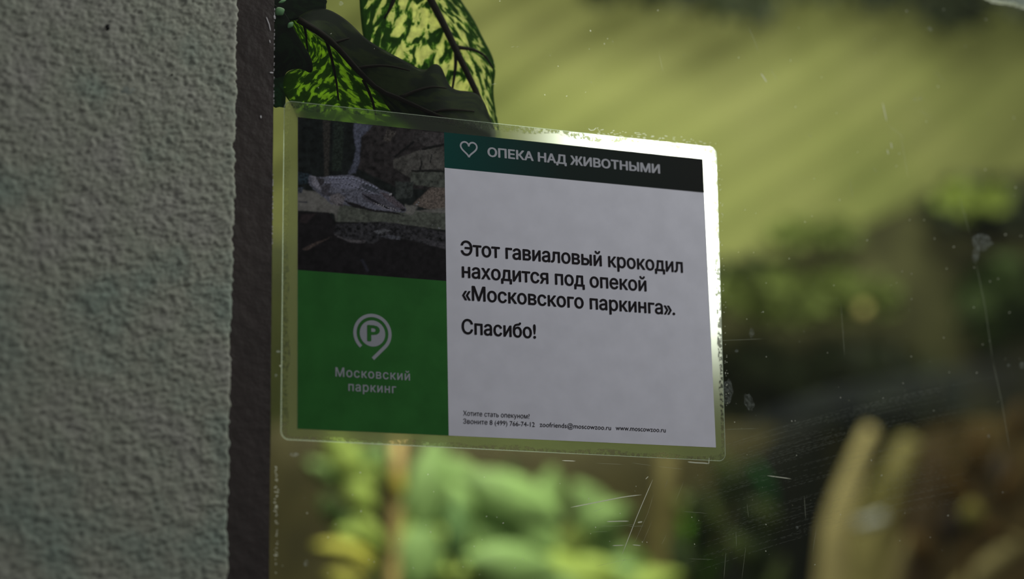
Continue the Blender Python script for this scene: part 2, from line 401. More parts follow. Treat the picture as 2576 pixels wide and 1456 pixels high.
# greasy smear band
V = []; F = []; n = 60; uvs = []
top = smooth_line([(1800, 1085), (1900, 1010), (2060, 950), (2250, 915), (2420, 880), (2600, 850)], n)
bot = smooth_line([(1800, 1120), (1930, 1120), (2080, 1090), (2260, 1070), (2420, 1060), (2600, 1080)], n)
for i in range(n):
    for j in range(6):
        q_ = top[i]*(1-j/5)+bot[i]*j/5; V.append(at(q_[0], q_[1], YS-.0001)); uvs.append((i/(n-1), j/5))
for i in range(n-1):
    for j in range(5): F.append((i*6+j, i*6+j+1, (i+1)*6+j+1, (i+1)*6+j))
def haze_material():
    m = mark_material('grease_haze', (.62, .68, .72, 1), .05); nt = NT(m)
    m2 = [x for x in m.node_tree.nodes if x.type == 'MIX_SHADER'][1]
    uvn = nt.add('ShaderNodeUVMap'); uvn.uv_map = 'UVMap'; sx = nt.add('ShaderNodeSeparateXYZ'); nt.link(uvn.outputs[0], sx.inputs[0])
    r = ramp(nt, sx.outputs['Y'], [(0, (0, 0, 0, 1)), (.4, (.085,)*3+(1,)), (1, (0, 0, 0, 1))])
    r2 = ramp(nt, sx.outputs['X'], [(0, (0, 0, 0, 1)), (.3, (1, 1, 1, 1)), (.8, (.8,)*3+(1,)), (1, (.3,)*3+(1,))])
    mu = nt.add('ShaderNodeMath', operation='MULTIPLY'); nt.link(r.outputs[0], mu.inputs[0]); nt.link(r2.outputs[0], mu.inputs[1]); nt.link(mu.outputs[0], m2.inputs[0]); return m
mesh_obj('smear', V, F, haze_material(), win, uv=uvs)
for px, py, rx, ry, rot, s in [(2470, 608, 27, 22, .2, 1), (2455, 640, 9, 22, .1, 2), (1891, 838, 6.5, 12, .1, 3), (1830, 985, 14, 30, 0, 4), (1884, 1012, 12, 22, -.3, 5),
                               (1853, 882, 5, 4, 0, 6), (2340, 73, 9, 4, .5, 7), (2302, 250, 4, 4, 0, 8), (2315, 248, 4, 4, 0, 9), (770, 1416, 6, 8, 0, 10),
                               (858, 9, 6, 6, 0, 11), (2037, 341, 5, 3, .4, 12), (2572, 918, 7, 8, 0, 13), (2537, 919, 3.5, 3.5, 0, 14), (2487, 1097, 3.5, 4.5, 0, 15),
                               (700, 884, 5, 3, 0, 16), (694, 944, 3.5, 3.5, 0, 17), (740, 1143, 13, 5, 0, 18), (2005, 1327, 4, 4, 0, 19)]:
    dab(px, py, rx, ry, -.0004, 'smudge', M_smudge, win, rot=rot, th=.0001, seed=s)
# glue crumbs around the lamination and paint chips along the frame
M_glue = mark_material('dried_glue', (.93, .95, .85, 1), .75)
crumbs = []
for k in range(120):
    t = rs.random(); 
    if rs.random() < .5: x = 1490+t*320; y = 336+(x-1490)*.112-rs.uniform(4, 22)+6; lx = rs.uniform(2, 9)
    else: y = 372+t*660; x = 1806+(y-372)*.0305+rs.uniform(0, 7); lx = rs.uniform(1, 3)
    crumbs.append(([(x, y), (x+lx, y+rs.uniform(-2.5, 2.5))], rs.uniform(.8, 2.0)))
crumbs += [([(1480, 323), (1486, 328), (1494, 327), (1500, 321)], 1.6), ([(1730, 1161.5), (1750, 1163.5), (1772, 1164.5), (1783, 1166)], 3.2),
           ([(1783, 1167), (1784, 1150)], 2.6), ([(1806, 600), (1812, 612)], 2.5)]
for k in range(60):
    y = rs.uniform(1170, 1440); crumbs.append(([(690+rs.gauss(4, 3), y), (692+rs.gauss(4, 3), y+2)], 1.2))
ribbons(crumbs, -.0005, 'glue_crumbs', M_glue, win, kind='stuff')
chips = []
for k in range(70):
    y = rs.choice([rs.uniform(20, 260), rs.uniform(20, 260), rs.uniform(430, 620)]); x = 692.3-y*.0095-1.0+rs.uniform(-.6, .4)
    chips.append(([(x, y), (x, y+rs.uniform(2, 6))], rs.uniform(.8, 1.7)))
chips += [([(670, 42), (677, 60), (681, 78)], 2), ([(679, 182), (688, 183)], 3), ([(678, 100), (680, 108)], 2), ([(656, 290), (657, 297)], 3), ([(690, 38), (692, 48)], 4)]
M_chip = plain('bare_chip', (.75, .72, .75, 1), .3)
ribbons(chips, FY-.0004, 'paint_chips', M_chip, win, kind='stuff')

# ------------------------------------------------------------------ the laminated sign
cu = ORG
sign = empty('laminated_sign', tuple(ORG)); sign.rotation_euler = (0, -ROLL, 0)
tag(sign, 'laminated sign with green panel, crocodile photo and black text taped on the window glass', 'sign')
# local frame: x along the sheet, y into the glass, z up
def rot_sheet(): pass
def sv(u, v, y): return (u, y, v)
YF, YP, YT = -0.0008, -0.0012, -0.00135
M_paper = plain('white_paper', (.69, .675, .765, 1), .6, .2, var=.035, scale=60)
def quad_px(name, pts, y, mat, th=0.0002):
    P = [S(*p) for p in pts]
    V = [sv(p[0], p[1], y) for p in P]+[sv(p[0], p[1], y+th) for p in P]; n = len(P)
    F = [tuple(range(n)), tuple(range(n, 2*n))[::-1]]+[(i, (i+1) % n, n+(i+1) % n, n+i) for i in range(n)]
    return mesh_obj(name, V, F, mat, sign)
e = 0.0
V = [sv(0, 0, YP), sv(PW, 0, YP), sv(PW, PH, YP), sv(0, PH, YP), sv(0, 0, YP+.0003), sv(PW, 0, YP+.0003), sv(PW, PH, YP+.0003), sv(0, PH, YP+.0003)]
mesh_obj('paper_sheet', V, [(0, 1, 2, 3), (7, 6, 5, 4), (0, 4, 5, 1), (1, 5, 6, 2), (2, 6, 7, 3), (3, 7, 4, 0)], M_paper, sign)
# printed fields in sheet metres
uD = (S(1116.5, 340)[0]+S(1126, 1090)[0])/2
vG = (S(748, 681)[1]+S(1118, 706.5)[1])/2
vH = (S(1120, 424.5)[1]+S(1767, 484)[1])/2
def field(name, u0, v0, u1, v1, mat, y=-0.00128):
    V = [sv(u0, v0, y), sv(u1, v0, y), sv(u1, v1, y), sv(u0, v1, y)]
    return mesh_obj(name, V, [(0, 1, 2, 3)], mat, sign)
M_green = plain('green_ink', (.030, .140, .030, 1), .6, .06, var=.10, scale=45)
field('green_panel', 0, 0, uD, vG, M_green)
def header_material():
    m = newmat('header_ink'); nt = NT(m); out = nt.add('ShaderNodeOutputMaterial'); p = nt.add('ShaderNodeBsdfPrincipled', i_Roughness=.6)
    p.inputs['Specular IOR Level'].default_value = .06
    tc = nt.add('ShaderNodeTexCoord'); sx = nt.add('ShaderNodeSeparateXYZ'); nt.link(tc.outputs['Object'], sx.inputs[0])
    mr = nt.add('ShaderNodeMapRange'); mr.inputs['From Min'].default_value = uD; mr.inputs['From Max'].default_value = PW; nt.link(sx.outputs['X'], mr.inputs['Value'])
    r = ramp(nt, mr.outputs[0], [(0, (.006, .062, .054, 1)), (.25, (.009, .040, .036, 1)), (.45, (.013, .022, .020, 1)), (1, (.014, .015, .014, 1))])
    nt.link(r.outputs[0], p.inputs['Base Color']); nt.link(p.outputs[0], out.inputs[0]); return m
field('header_band', uD, vH, PW, PH, header_material())

# --- printed crocodile photograph, painted per vertex
def paint_photo():
    nx, ny = 250, 262
    U, Vv = np.meshgrid(np.linspace(0, uD, nx), np.linspace(vG, PH, ny))
    H2 = homog([(a, b) for a, b in [(0, PH), (PW, PH), (PW, 0), (0, 0)]], corners)
    q = H2@np.stack([U.ravel(), Vv.ravel(), np.ones(U.size)]); px = (q[0]/q[2]).reshape(U.shape); py = (q[1]/q[2]).reshape(U.shape)
    X = (px-740)*3.551; Y = (py-290)*3.551           # drawing coordinates
    def inside(poly):
        c = np.zeros(X.shape, bool); n = len(poly); wx = X+10*(fbm(X/22, Y/22, 2, 21)-.5); wy = Y+10*(fbm(X/22, Y/22, 2, 22)-.5)
        for i in range(n):
            x0, y0 = poly[i]; x1, y1 = poly[(i+1) % n]
            if y0 == y1: continue
            c ^= ((y0 > wy) != (y1 > wy)) & (wx < (x1-x0)*(wy-y0)/(y1-y0)+x0)
        return c
    def blur(a, k=1):
        for _ in range(k):
            a = (a+np.roll(a, 1, 0)+np.roll(a, -1, 0)+np.roll(a, 1, 1)+np.roll(a, -1, 1))/5
        return a
    col = np.zeros(X.shape+(3,)); g = lambda r, gg, b: np.array(lin(r, gg, b)[:3])
    def put(poly, c, n=.3, sc=18, k=1, seed=0, al=1.0):
        m = blur(inside(poly).astype(float), k)[..., None]*al; tex = (1+n*2*(fbm(X/sc, Y/sc, 4, seed)-.5))[..., None]
        col[:] = col*(1-m)+g(*c)*tex*m
    full = [(-50, -50), (1500, -50), (1500, 1500), (-50, 1500)]
    put(full, (17, 20, 20), .9, 40)
    put([(250, 30), (320, 30), (300, 560), (265, 560)], (38, 36, 34), .8, 10, 2)           # pale stem in back
    put([(350, 60), (440, 60), (420, 500), (330, 500)], (26, 32, 28), .9, 14, 3)
    put([(600, 40), (1400, 130), (1400, 700), (900, 640), (560, 480), (590, 250)], (32, 29, 30), 1.0, 34, 3, 3)   # rock wall
    put([(1060, 140), (1400, 170), (1400, 270), (1180, 290), (1060, 230)], (44, 41, 42), 1., 24, 2, 4)
    put([(820, 130), (910, 150), (850, 240), (790, 230)], (52, 48, 46), 1., 12, 2, 5)
    put([(880, 400), (1100, 320), (1330, 280), (1360, 480), (1130, 500), (1030, 560), (880, 470)], (56, 54, 52), .9, 26, 2, 6)
    put([(1100, 320), (1220, 300), (1250, 340), (1130, 360)], (62, 60, 58), .6, 16, 1, 7)
    put([(1035, 510), (1360, 490), (1360, 660), (1030, 620)], (54, 56, 52), 1., 26, 2, 8)
    put([(900, 590), (1060, 600), (1050, 740), (900, 760)], (38, 41, 40), 1., 18, 2, 9)
    put([(1060, 230), (1070, 250), (900, 380), (880, 375)], (14, 14, 15), .3, 10, 1)
    put([(1130, 300), (1330, 255), (1335, 275), (1140, 318)], (16, 16, 16), .3, 10, 1)
    put([(1040, 495), (1200, 488), (1360, 500), (1360, 512), (1040, 512)], (18, 18, 18), .3, 8, 1)
    put([(1120, 360), (1140, 440), (1125, 500), (1105, 495), (1125, 440)], (18, 18, 18), .3, 8, 1)
    put([(1215, 350), (1228, 350), (1215, 430), (1205, 430)], (16, 16, 18), .3, 8, 1)
    put([(530, 70), (700, 90), (660, 140), (590, 200), (580, 420), (545, 520), (470, 530), (520, 440), (545, 300), (520, 150)], (58, 60, 72), .8, 15, 2, 11)
    put([(1140, 720), (1210, 650), (1400, 650), (1400, 900), (1050, 800)], (74, 66, 62), .9, 12, 2, 12)     # pebbles
    put([(-30, 500), (150, 530), (120, 610), (-30, 640)], (26, 34, 40), 1.4, 16, 1, 13)
    put([(-30, 650), (200, 690), (480, 830), (900, 880), (1400, 820), (1400, 1030), (900, 970), (370, 950), (350, 880), (-30, 850)], (80, 78, 76), .45, 30, 2, 14)   # ledge
    put([(400, 800), (800, 850), (1400, 880), (1400, 1030), (900, 970), (370, 950)], (60, 62, 57), .7, 22, 4, 15)
    put([(980, 800), (1100, 820), (1050, 900), (980, 880)], (84, 82, 80), .3, 12, 3, 16)
    # water and reflections
    put([(-30, 860), (300, 870), (370, 960), (900, 975), (1400, 1050), (1400, 1500), (-30, 1500)], (20, 18, 20), .6, 40, 2, 17)
    put([(370, 980), (760, 950), (1150, 1010), (1400, 1060), (1400, 1210), (1000, 1110), (800, 1090), (700, 1150), (480, 1140), (350, 1060)], (34, 33, 36), 1.5, 20, 2, 18)
    put([(700, 1040), (800, 1020), (870, 1035), (800, 1050), (740, 1065)], (64, 64, 68), 1., 10, 1, 19)
    put([(760, 1085), (840, 1070), (950, 1090), (940, 1120), (820, 1100)], (56, 56, 62), 1., 10, 1, 20)
    put([(350, 1060), (460, 1110), (640, 1120), (620, 1145), (500, 1140), (380, 1090)], (58, 55, 58), 1., 12, 1, 21)
    put([(1060, 1080), (1360, 1160), (1360, 1200), (1200, 1160)], (48, 46, 50), 1., 16, 3, 22)
    put([(60, 1200), (160, 1150), (330, 1090), (200, 1160), (110, 1210)], (52, 44, 42), .8, 12, 1, 23)
    put([(60, 890), (200, 880), (100, 970), (40, 960)], (34, 28, 30), .5, 20, 3)
    put([(590, 1290), (610, 1290), (660, 1390), (640, 1400)], (34, 34, 42), .4, 14, 3)
    # crocodile: body, neck, head with long snout, foreleg, tail side
    put([(130, 535), (190, 560), (300, 550), (380, 540), (500, 535), (620, 580), (700, 620), (760, 665), (840, 690), (880, 740), (930, 780), (990, 835), (995, 865), (950, 872), (860, 870), (700, 855), (560, 825), (430, 800), (330, 800), (260, 740), (180, 680), (120, 610)], (70, 70, 80), 1.1, 11, 1, 25)
    put([(300, 560), (520, 545), (600, 600), (560, 660), (420, 660), (330, 640)], (84, 84, 98), .8, 9, 2, 26)
    put([(230, 640), (330, 600), (300, 700), (400, 700), (430, 760), (330, 730), (250, 720)], (50, 48, 54), 1., 10, 2, 27)
    put([(150, 540), (200, 560), (240, 600), (230, 680), (150, 620)], (96, 94, 104), .9, 10, 1, 28)
    put([(190, 560), (260, 570), (270, 610), (225, 640)], (42, 40, 44), .8, 10, 1, 29)
    put([(590, 620), (700, 640), (760, 700), (640, 690)], (50, 52, 60), 1., 8, 1, 30)
    put([(430, 760), (560, 800), (700, 845), (900, 868), (1020, 915), (900, 885), (700, 862), (520, 825)], (20, 18, 20), .3, 8, 1, 31)
    put([(600, 700), (760, 720), (860, 800), (960, 850), (860, 860), (700, 800), (620, 760)], (58, 56, 64), .7, 9, 1, 32)
    put([(700, 765), (780, 800), (880, 850), (860, 862), (740, 815)], (92, 90, 100), .4, 8, 1, 33)
    put([(760, 690), (870, 710), (900, 760), (960, 800), (990, 850), (900, 820), (800, 740)], (62, 56, 62), 1., 7, 1, 34)
    for k in range(15):      # ridged back scutes
        bx = 300+k*30; by = 566+(max(0, bx-520))*.42-(8 if bx < 480 else 0); put([(bx, by), (bx+12, by-10), (bx+22, by+6), (bx+10, by+12)], (104, 106, 122), .2, 6, 0); put([(bx+2, by+14), (bx+22, by+10), (bx+18, by+22)], (34, 34, 42), .2, 6, 0)
        put([(bx-40, by+44), (bx-26, by+36), (bx-16, by+50), (bx-30, by+56)], (94, 94, 108), .2, 6, 0); put([(bx-38, by+58), (bx-18, by+54), (bx-22, by+66)], (36, 35, 42), .2, 6, 0)
    put([(600, 700), (680, 740), (760, 790), (850, 838), (850, 846), (740, 800), (640, 745)], (24, 23, 28), .2, 8, 0)   # jaw line
    for k in range(12): put([(700+k*22, 782+k*6.6), (706+k*22, 794+k*6.6), (711+k*22, 785+k*6.6)], (120, 118, 122), .1, 6, 0)
    put([(838, 700), (868, 700), (872, 720), (842, 722)], (112, 110, 116), .1, 8, 0); put([(868, 706), (884, 714), (876, 730), (866, 722)], (10, 10, 12), .1, 8, 0)
    put([(940, 830), (985, 840), (990, 862), (950, 862)], (26, 24, 28), .4, 8, 1)
    put([(320, 720), (390, 700), (450, 730), (430, 790), (430, 820), (390, 815), (350, 800), (310, 780)], (78, 74, 78), .9, 9, 1, 35)
    put([(385, 795), (425, 800), (430, 820), (395, 815)], (40, 36, 38), .5, 8, 1)
    put([(-30, 640), (80, 650), (60, 700), (-30, 690)], (44, 48, 56), 1.2, 10, 1, 36)
    put([(30, 770), (110, 775), (120, 790), (40, 782)], (40, 40, 46), .5, 10, 1)
    for x, y, r in [(922, 953, 7), (1285, 1010, 14), (1090, 800, 16), (1105, 780, 10), (1230, 985, 8)]:
        put([(x-r, y), (x, y-r*.6), (x+r, y), (x, y+r*.6)], (92, 92, 96), .2, 6, 0)
    gr = 1+.22*(np.random.RandomState(1).rand(*X.shape)-.5); col[:] = col*gr[..., None]
    col = np.clip(col*2.0+.002, 0, 1)
    m = newmat('printed_photo'); nt = NT(m); out = nt.add('ShaderNodeOutputMaterial'); p = nt.add('ShaderNodeBsdfPrincipled', i_Roughness=.6)
    p.inputs['Specular IOR Level'].default_value = .06
    at_ = nt.add('ShaderNodeVertexColor'); at_.layer_name = 'print'; nt.link(at_.outputs[0], p.inputs['Base Color']); nt.link(p.outputs[0], out.inputs[0])
    o = grid_mesh('printed_photo', U, np.full(U.shape, -0.00128), Vv, m, sign, smooth=False)
    me = o.data; a = me.color_attributes.new('print', 'FLOAT_COLOR', 'POINT')
    a.data.foreach_set('color', np.concatenate([col, np.ones(X.shape+(1,))], -1).astype(np.float32).ravel())
    o['label'] = 'dark printed photo of a crocodile lying on a ledge above water'
paint_photo()

# --- lettering
M_ink = plain('black_ink', (.016, .013, .016, 1), .6, .06)
M_white_ink = plain('pale_print_on_green', (.33, .335, .38, 1), .6, .2)
M_white_hd = plain('pale_print_on_header', (.42, .42, .47, 1), .6, .2)
def glyph_shapes(body, spacing):
    cv = bpy.data.curves.new('t', 'FONT'); cv.body = body; cv.size = 1.0; cv.resolution_u = 3; cv.fill_mode = 'NONE'; cv.space_character = spacing
    to = bpy.data.objects.new('t', cv); C.objects.link(to)
    bpy.context.view_layer.update(); dg = bpy.context.evaluated_depsgraph_get()
    me = bpy.data.meshes.new_from_object(to.evaluated_get(dg)); bpy.data.objects.remove(to)
    co = np.array([v.co[:2] for v in me.vertices]); ed = np.array([e_.vertices[:] for e_ in me.edges])
    r = delaunay_2d_cdt([Vector(p) for p in co], [tuple(map(int, e_)) for e_ in ed], [], 0, 1e-6)
    vs = np.array([v[:] for v in r[0]]); A = co[ed[:, 0]]; B = co[ed[:, 1]]; keep = []
    for t in r[2]:
        c = vs[list(t)].mean(0); up = (A[:, 1] <= c[1]) & (B[:, 1] > c[1]); dn = (A[:, 1] > c[1]) & (B[:, 1] <= c[1])
        side = (B[:, 0]-A[:, 0])*(c[1]-A[:, 1])-(c[0]-A[:, 0])*(B[:, 1]-A[:, 1])
        if int((up & (side > 0)).sum())-int((dn & (side < 0)).sum()) != 0: keep.append(tuple(t))
    return np.c_[vs, np.zeros(len(vs))], keep
def text(body, pl, pr, cap, mat, bold=0.0, name='lettering', y=YT, spacing=1.0):
    """pl, pr: pixel points on the baseline at left and right ends; cap: capital height in pixels"""
    co, polys = glyph_shapes(body, spacing)
    a, b = S(*pl), S(*pr); v0 = (a[1]+b[1])/2
    sx = (b[0]-a[0])/(co[:, 0].max()-co[:, 0].min()); mm = np.linalg.norm(S(pl[0], pl[1]-cap)-a)
    x = a[0]+(co[:, 0]-co[:, 0].min())*sx; z = v0+co[:, 1]*mm/CAPH
    base = np.stack([x, np.full(len(x), y), z], 1); bw_ = bold*mm/CAPH; nv = len(base)
    V = []; F = []
    for k, (dx, dz) in enumerate([(0, 0)] if bold == 0 else [(bw_*math.cos(a), bw_*.6*math.sin(a)) for a in np.linspace(0, 2*math.pi, 8, endpoint=False)]):
        V.append(base+np.array([dx, -k*.000003, dz])); F += [tuple(i+k*nv for i in p) for p in polys]
    me = bpy.data.meshes.new(name); me.from_pydata(np.concatenate(V).tolist(), [], F); me.materials.append(mat); me.update()
    o = bpy.data.objects.new(name, me); C.objects.link(o); o.parent = sign; return o
CAPH = 0.73
def cap_height():
    cv = bpy.data.curves.new('t', 'FONT'); cv.body = 'H'; cv.size = 1.0; to = bpy.data.objects.new('t', cv); C.objects.link(to)
    bpy.context.view_layer.update(); dg = bpy.context.evaluated_depsgraph_get(); me = bpy.data.meshes.new_from_object(to.evaluated_get(dg)); bpy.data.objects.remove(to)
    return max(v.co.y for v in me.vertices)
CAPH = cap_height()
text('Этот гавиаловый крокодил', (1158.6, 643.7), (1715.3, 685.1), 34.0, M_ink, .022)
text('находится под опекой', (1161.4, 698.8), (1623.9, 732.9), 34.0, M_ink, .022)
text('«Московского паркинга».', (1161.9, 756.4), (1695.7, 791.2), 34.0, M_ink, .022)
text('Спасибо!', (1161.0, 841.0), (1345.8, 850.5), 34.5, M_ink, .022)
text('ОПЕКА НАД ЖИВОТНЫМИ', (1225.8, 396.1), (1657.3, 435.6), 21.0, M_white_hd, .042)
text('Хотите стать опекуном?', (1163.7, 1046.5), (1330.6, 1052.5), 11.6, M_ink, .0)
text('Звоните 8 (499) 766-74-12', (1163.7, 1066.5), (1343.5, 1073.2), 11.6, M_ink, .0)
text('zoofriends@moscowzoo.ru', (1356.1, 1074.3), (1535.1, 1081.6), 11.6, M_ink, .0)
text('www.moscowzoo.ru', (1547.2, 1082.4), (1672.7, 1087.5), 11.6, M_ink, .0)
text('Московский', (842.7, 947.8), (1029.3, 957.3), 21.5, M_white_ink, .014, spacing=1.12)
text('паркинг', (875.2, 984.1), (994.5, 989.4), 21.5, M_white_ink, .014, spacing=1.12)
def stroke(P, wd, y, mat, name, closed=False):
    P = np.asarray(P); n = len(P); V = []; F = []
    for i in range(n):
        if closed: t = P[(i+1) % n]-P[i-1]
        else: t = P[min(i+1, n-1)]-P[max(i-1, 0)]
        t = t/np.linalg.norm(t); nn = np.array([-t[1], t[0]])
        for s in (-1, 1): V.append(sv(P[i][0]+nn[0]*wd/2*s, P[i][1]+nn[1]*wd/2*s, y))
    m = n if closed else n-1
    for i in range(m):
        a = 2*i; b = 2*((i+1) % n); F.append((a, b, b+1, a+1))
    return mesh_obj(name, V, F, mat, sign)
c0 = S(935.4, 839.6); px_m = np.linalg.norm(S(945, 840)-S(935, 840))/10
py_m = np.linalg.norm(S(935, 850)-S(935, 840))/10; rr_ = 44.6*(px_m+py_m)/2
arc = [c0+rr_*np.array([math.cos(math.radians(a)), math.sin(math.radians(a))]) for a in np.linspace(229, -43, 60)]
arc.append(arc[-1]+np.array([-1, -1.0])/math.sqrt(2)*46*py_m)
stroke(arc, 8.2*px_m, YT, M_white_ink, 'logo_ring')
disc = [c0+32.4*(px_m+py_m)/2*np.array([math.cos(a), math.sin(a)]) for a in np.linspace(0, 2*math.pi, 48, endpoint=False)]
mesh_obj('logo_disc', [sv(p[0], p[1], YT) for p in disc], [tuple(range(48))], M_white_ink, sign)
text('P', (924.0, 858.2), (952.2, 859.2), 38.5, M_green, .035, y=YT-.00008, name='logo_letter')
hc = S(1177.5, 378); hw = 21.5*px_m; hh = 20*py_m; 
def heart_pt(a): return hc+np.array([math.sin(a)**3*hw, (13*math.cos(a)-5*math.cos(2*a)-2*math.cos(3*a)-math.cos(4*a)+2.5)/14.5*hh])
for sgn in (1, -1):
    hp = [heart_pt(sgn*a) for a in np.linspace(.30, 2.72, 40)]; hp = [hc+np.array([0, 6.3/14.5*hh])]+hp+[hc+np.array([0, -14.5/14.5*hh])]
    stroke(hp, 4.4*px_m, YT-(.00001 if sgn > 0 else 0), M_white_hd, 'heart_outline')

# --- clear laminate border around the sheet
fc = [S(714, 254), S(1800, 371), S(1824, 1160), S(706, 1105)]
uL = (fc[0][0]+fc[3][0])/2; uR = (fc[1][0]+fc[2][0])/2
RAD = 0.0052
def film_border():
    out_ = []; inn = []
    cs = [np.array(p) for p in (fc[3], fc[2], fc[1], fc[0])]         # counter-clockwise from lower left
    pc = [(0, 0), (PW, 0), (PW, PH), (0, PH)]
    sg = [(1, 1), (-1, 1), (-1, -1), (1, -1)]; st = [180, 270, 0, 90]
    for k in range(4):
        cc = cs[k]+np.array(sg[k])*RAD
        for a in np.linspace(st[k], st[k]+90, 10):
            out_.append(cc+RAD*np.array([math.cos(math.radians(a)), math.sin(math.radians(a))])); inn.append(np.array(pc[k])+np.array(sg[k])*.0004)
        nx_ = cs[(k+1) % 4]+np.array(sg[(k+1) % 4])*RAD; en = out_[-1]
        a2 = math.radians(st[(k+1) % 4]); nxt = nx_+RAD*np.array([math.cos(a2), math.sin(a2)])
        pn = np.array(pc[(k+1) % 4])+np.array(sg[(k+1) % 4])*.0004
        for f in np.linspace(0, 1, 60)[1:-1]:
            out_.append(en+(nxt-en)*f); inn.append(inn[k*68+9]+(pn-inn[k*68+9])*f)
    return np.array(out_), np.array(inn)
FO, FI = film_border(); nf = len(FO); R_ = 6
V = []; uv = []
for i in range(nf):
    for j in range(R_):
        p = FI[i]+(FO[i]-FI[i])*j/(R_-1); V.append(sv(p[0], p[1], YF)); uv.append((j/(R_-1), i/nf))
F = [(i*R_+j, i*R_+j+1, ((i+1) % nf)*R_+j+1, ((i+1) % nf)*R_+j) for i in range(nf) for j in range(R_-1)]
def film_material():
    m = newmat('frosted_laminate'); nt = NT(m); out = nt.add('ShaderNodeOutputMaterial')
    uvn = nt.add('ShaderNodeUVMap'); uvn.uv_map = 'UVMap'; sx = nt.add('ShaderNodeSeparateXYZ'); nt.link(uvn.outputs[0], sx.inputs[0])
    tc = nt.add('ShaderNodeTexCoord')
    n1 = nt.add('ShaderNodeTexNoise', i_Scale=30.0, i_Detail=6.0); nt.link(tc.outputs['Object'], n1.inputs['Vector'])     # where the glue has let go
    n2 = nt.add('ShaderNodeTexNoise', i_Scale=420.0, i_Detail=2.0); nt.link(tc.outputs['Object'], n2.inputs['Vector'])   # fine speckle
    a = nt.add('ShaderNodeMath', operation='MULTIPLY_ADD'); nt.link(n1.outputs['Fac'], a.inputs[0]); a.inputs[1].default_value = -1.15; nt.link(sx.outputs['X'], a.inputs[2])
    r1_ = ramp(nt, a.outputs[0], [(0.0, (0, 0, 0, 1)), (.10, (1, 1, 1, 1))])      # 1 = loose outer zone
    r2_ = ramp(nt, n2.outputs['Fac'], [(.42, (0, 0, 0, 1)), (.56, (1, 1, 1, 1))])
    lo = nt.add('ShaderNodeMix'); lo.data_type = 'FLOAT'; nt.link(r1_.outputs[0], lo.inputs[0]); lo.inputs[2].default_value = .74; 
    sp = nt.add('ShaderNodeMath', operation='MULTIPLY_ADD'); nt.link(r2_.outputs[0], sp.inputs[0]); sp.inputs[1].default_value = .55; sp.inputs[2].default_value = .10
    nt.link(sp.outputs[0], lo.inputs[3])
    tr = nt.add('ShaderNodeBsdfTransparent'); tr.inputs[0].default_value = (.80, .83, .78, 1)
    rf = nt.add('ShaderNodeBsdfRefraction', i_Roughness=.85, i_IOR=1.18); rf.inputs[0].default_value = (.80, .83, .76, 1)
    mx = nt.add('ShaderNodeMixShader'); nt.link(lo.outputs[0], mx.inputs[0]); nt.link(tr.outputs[0], mx.inputs[1]); nt.link(rf.outputs[0], mx.inputs[2])
    df = nt.add('ShaderNodeBsdfDiffuse'); df.inputs[0].default_value = (.7, .75, .65, 1)
    m2 = nt.add('ShaderNodeMixShader'); nt.link(mx.outputs[0], m2.inputs[1]); nt.link(df.outputs[0], m2.inputs[2]); m2.inputs[0].default_value = .05
    nt.link(m2.outputs[0], out.inputs[0]); return m
film = mesh_obj('laminate_border', V, F, film_material(), sign, uv=uv)
film['label'] = 'clear frosted lamination margin, glowing white at upper right'
M_rim = mark_material('laminate_rim', (.85, .95, .8, 1), .42)
def rim(P, r, name, mat):
    V = []; F = []; n = len(P)
    for i in range(n):
        t = P[(i+1) % n]-P[i-1]; t = t/np.linalg.norm(t); nn = np.array([-t[1], t[0]])
        for k in range(4):
            a = math.pi/2*k; V.append(sv(P[i][0]+nn[0]*r*math.cos(a), P[i][1]+nn[1]*r*math.cos(a), YF+r*math.sin(a)))
    for i in range(n):
        for k in range(4): F.append((i*4+k, ((i+1) % n)*4+k, ((i+1) % n)*4+(k+1) % 4, i*4+(k+1) % 4))
    return mesh_obj(name, V, F, mat, sign, smooth=True)
rim(FO, .00022, 'laminate_edge', M_rim)

# --- corner of a second clear film at the top right of the glass
st2 = empty('clear_film_strip', tuple(at(2480, 10, -.0008))); tag(st2, 'edge of clear film stuck to the glass in the top right corner', 'film')
e2 = smooth_line([(2455, -30), (2480, -2), (2520, 5), (2552, 9), (2600, 26)], 30)
V = []; F = []
for i, p in enumerate(e2):
    for j in range(4): V.append(at(p[0]+j*8, p[1]-j*22, -.0008))
F = [(i*4+j, i*4+j+1, i*4+j+5, i*4+j+4) for i in range(29) for j in range(3)]
mesh_obj('film', local(st2, V), F, mark_material('film2', (.8, .9, .85, 1), .35, .7, 400), st2)
tt_ = [([(p[0]+rs.uniform(-6, 6), p[1]+rs.uniform(-4, 0)), (p[0]+rs.uniform(0, 6), p[1]+rs.uniform(2, 8))], rs.uniform(1.5, 3)) for p in e2[3:] for _ in range(6)]
ribbons(tt_, -.0010, 'torn_edge', M_glue, st2, kind='stuff')

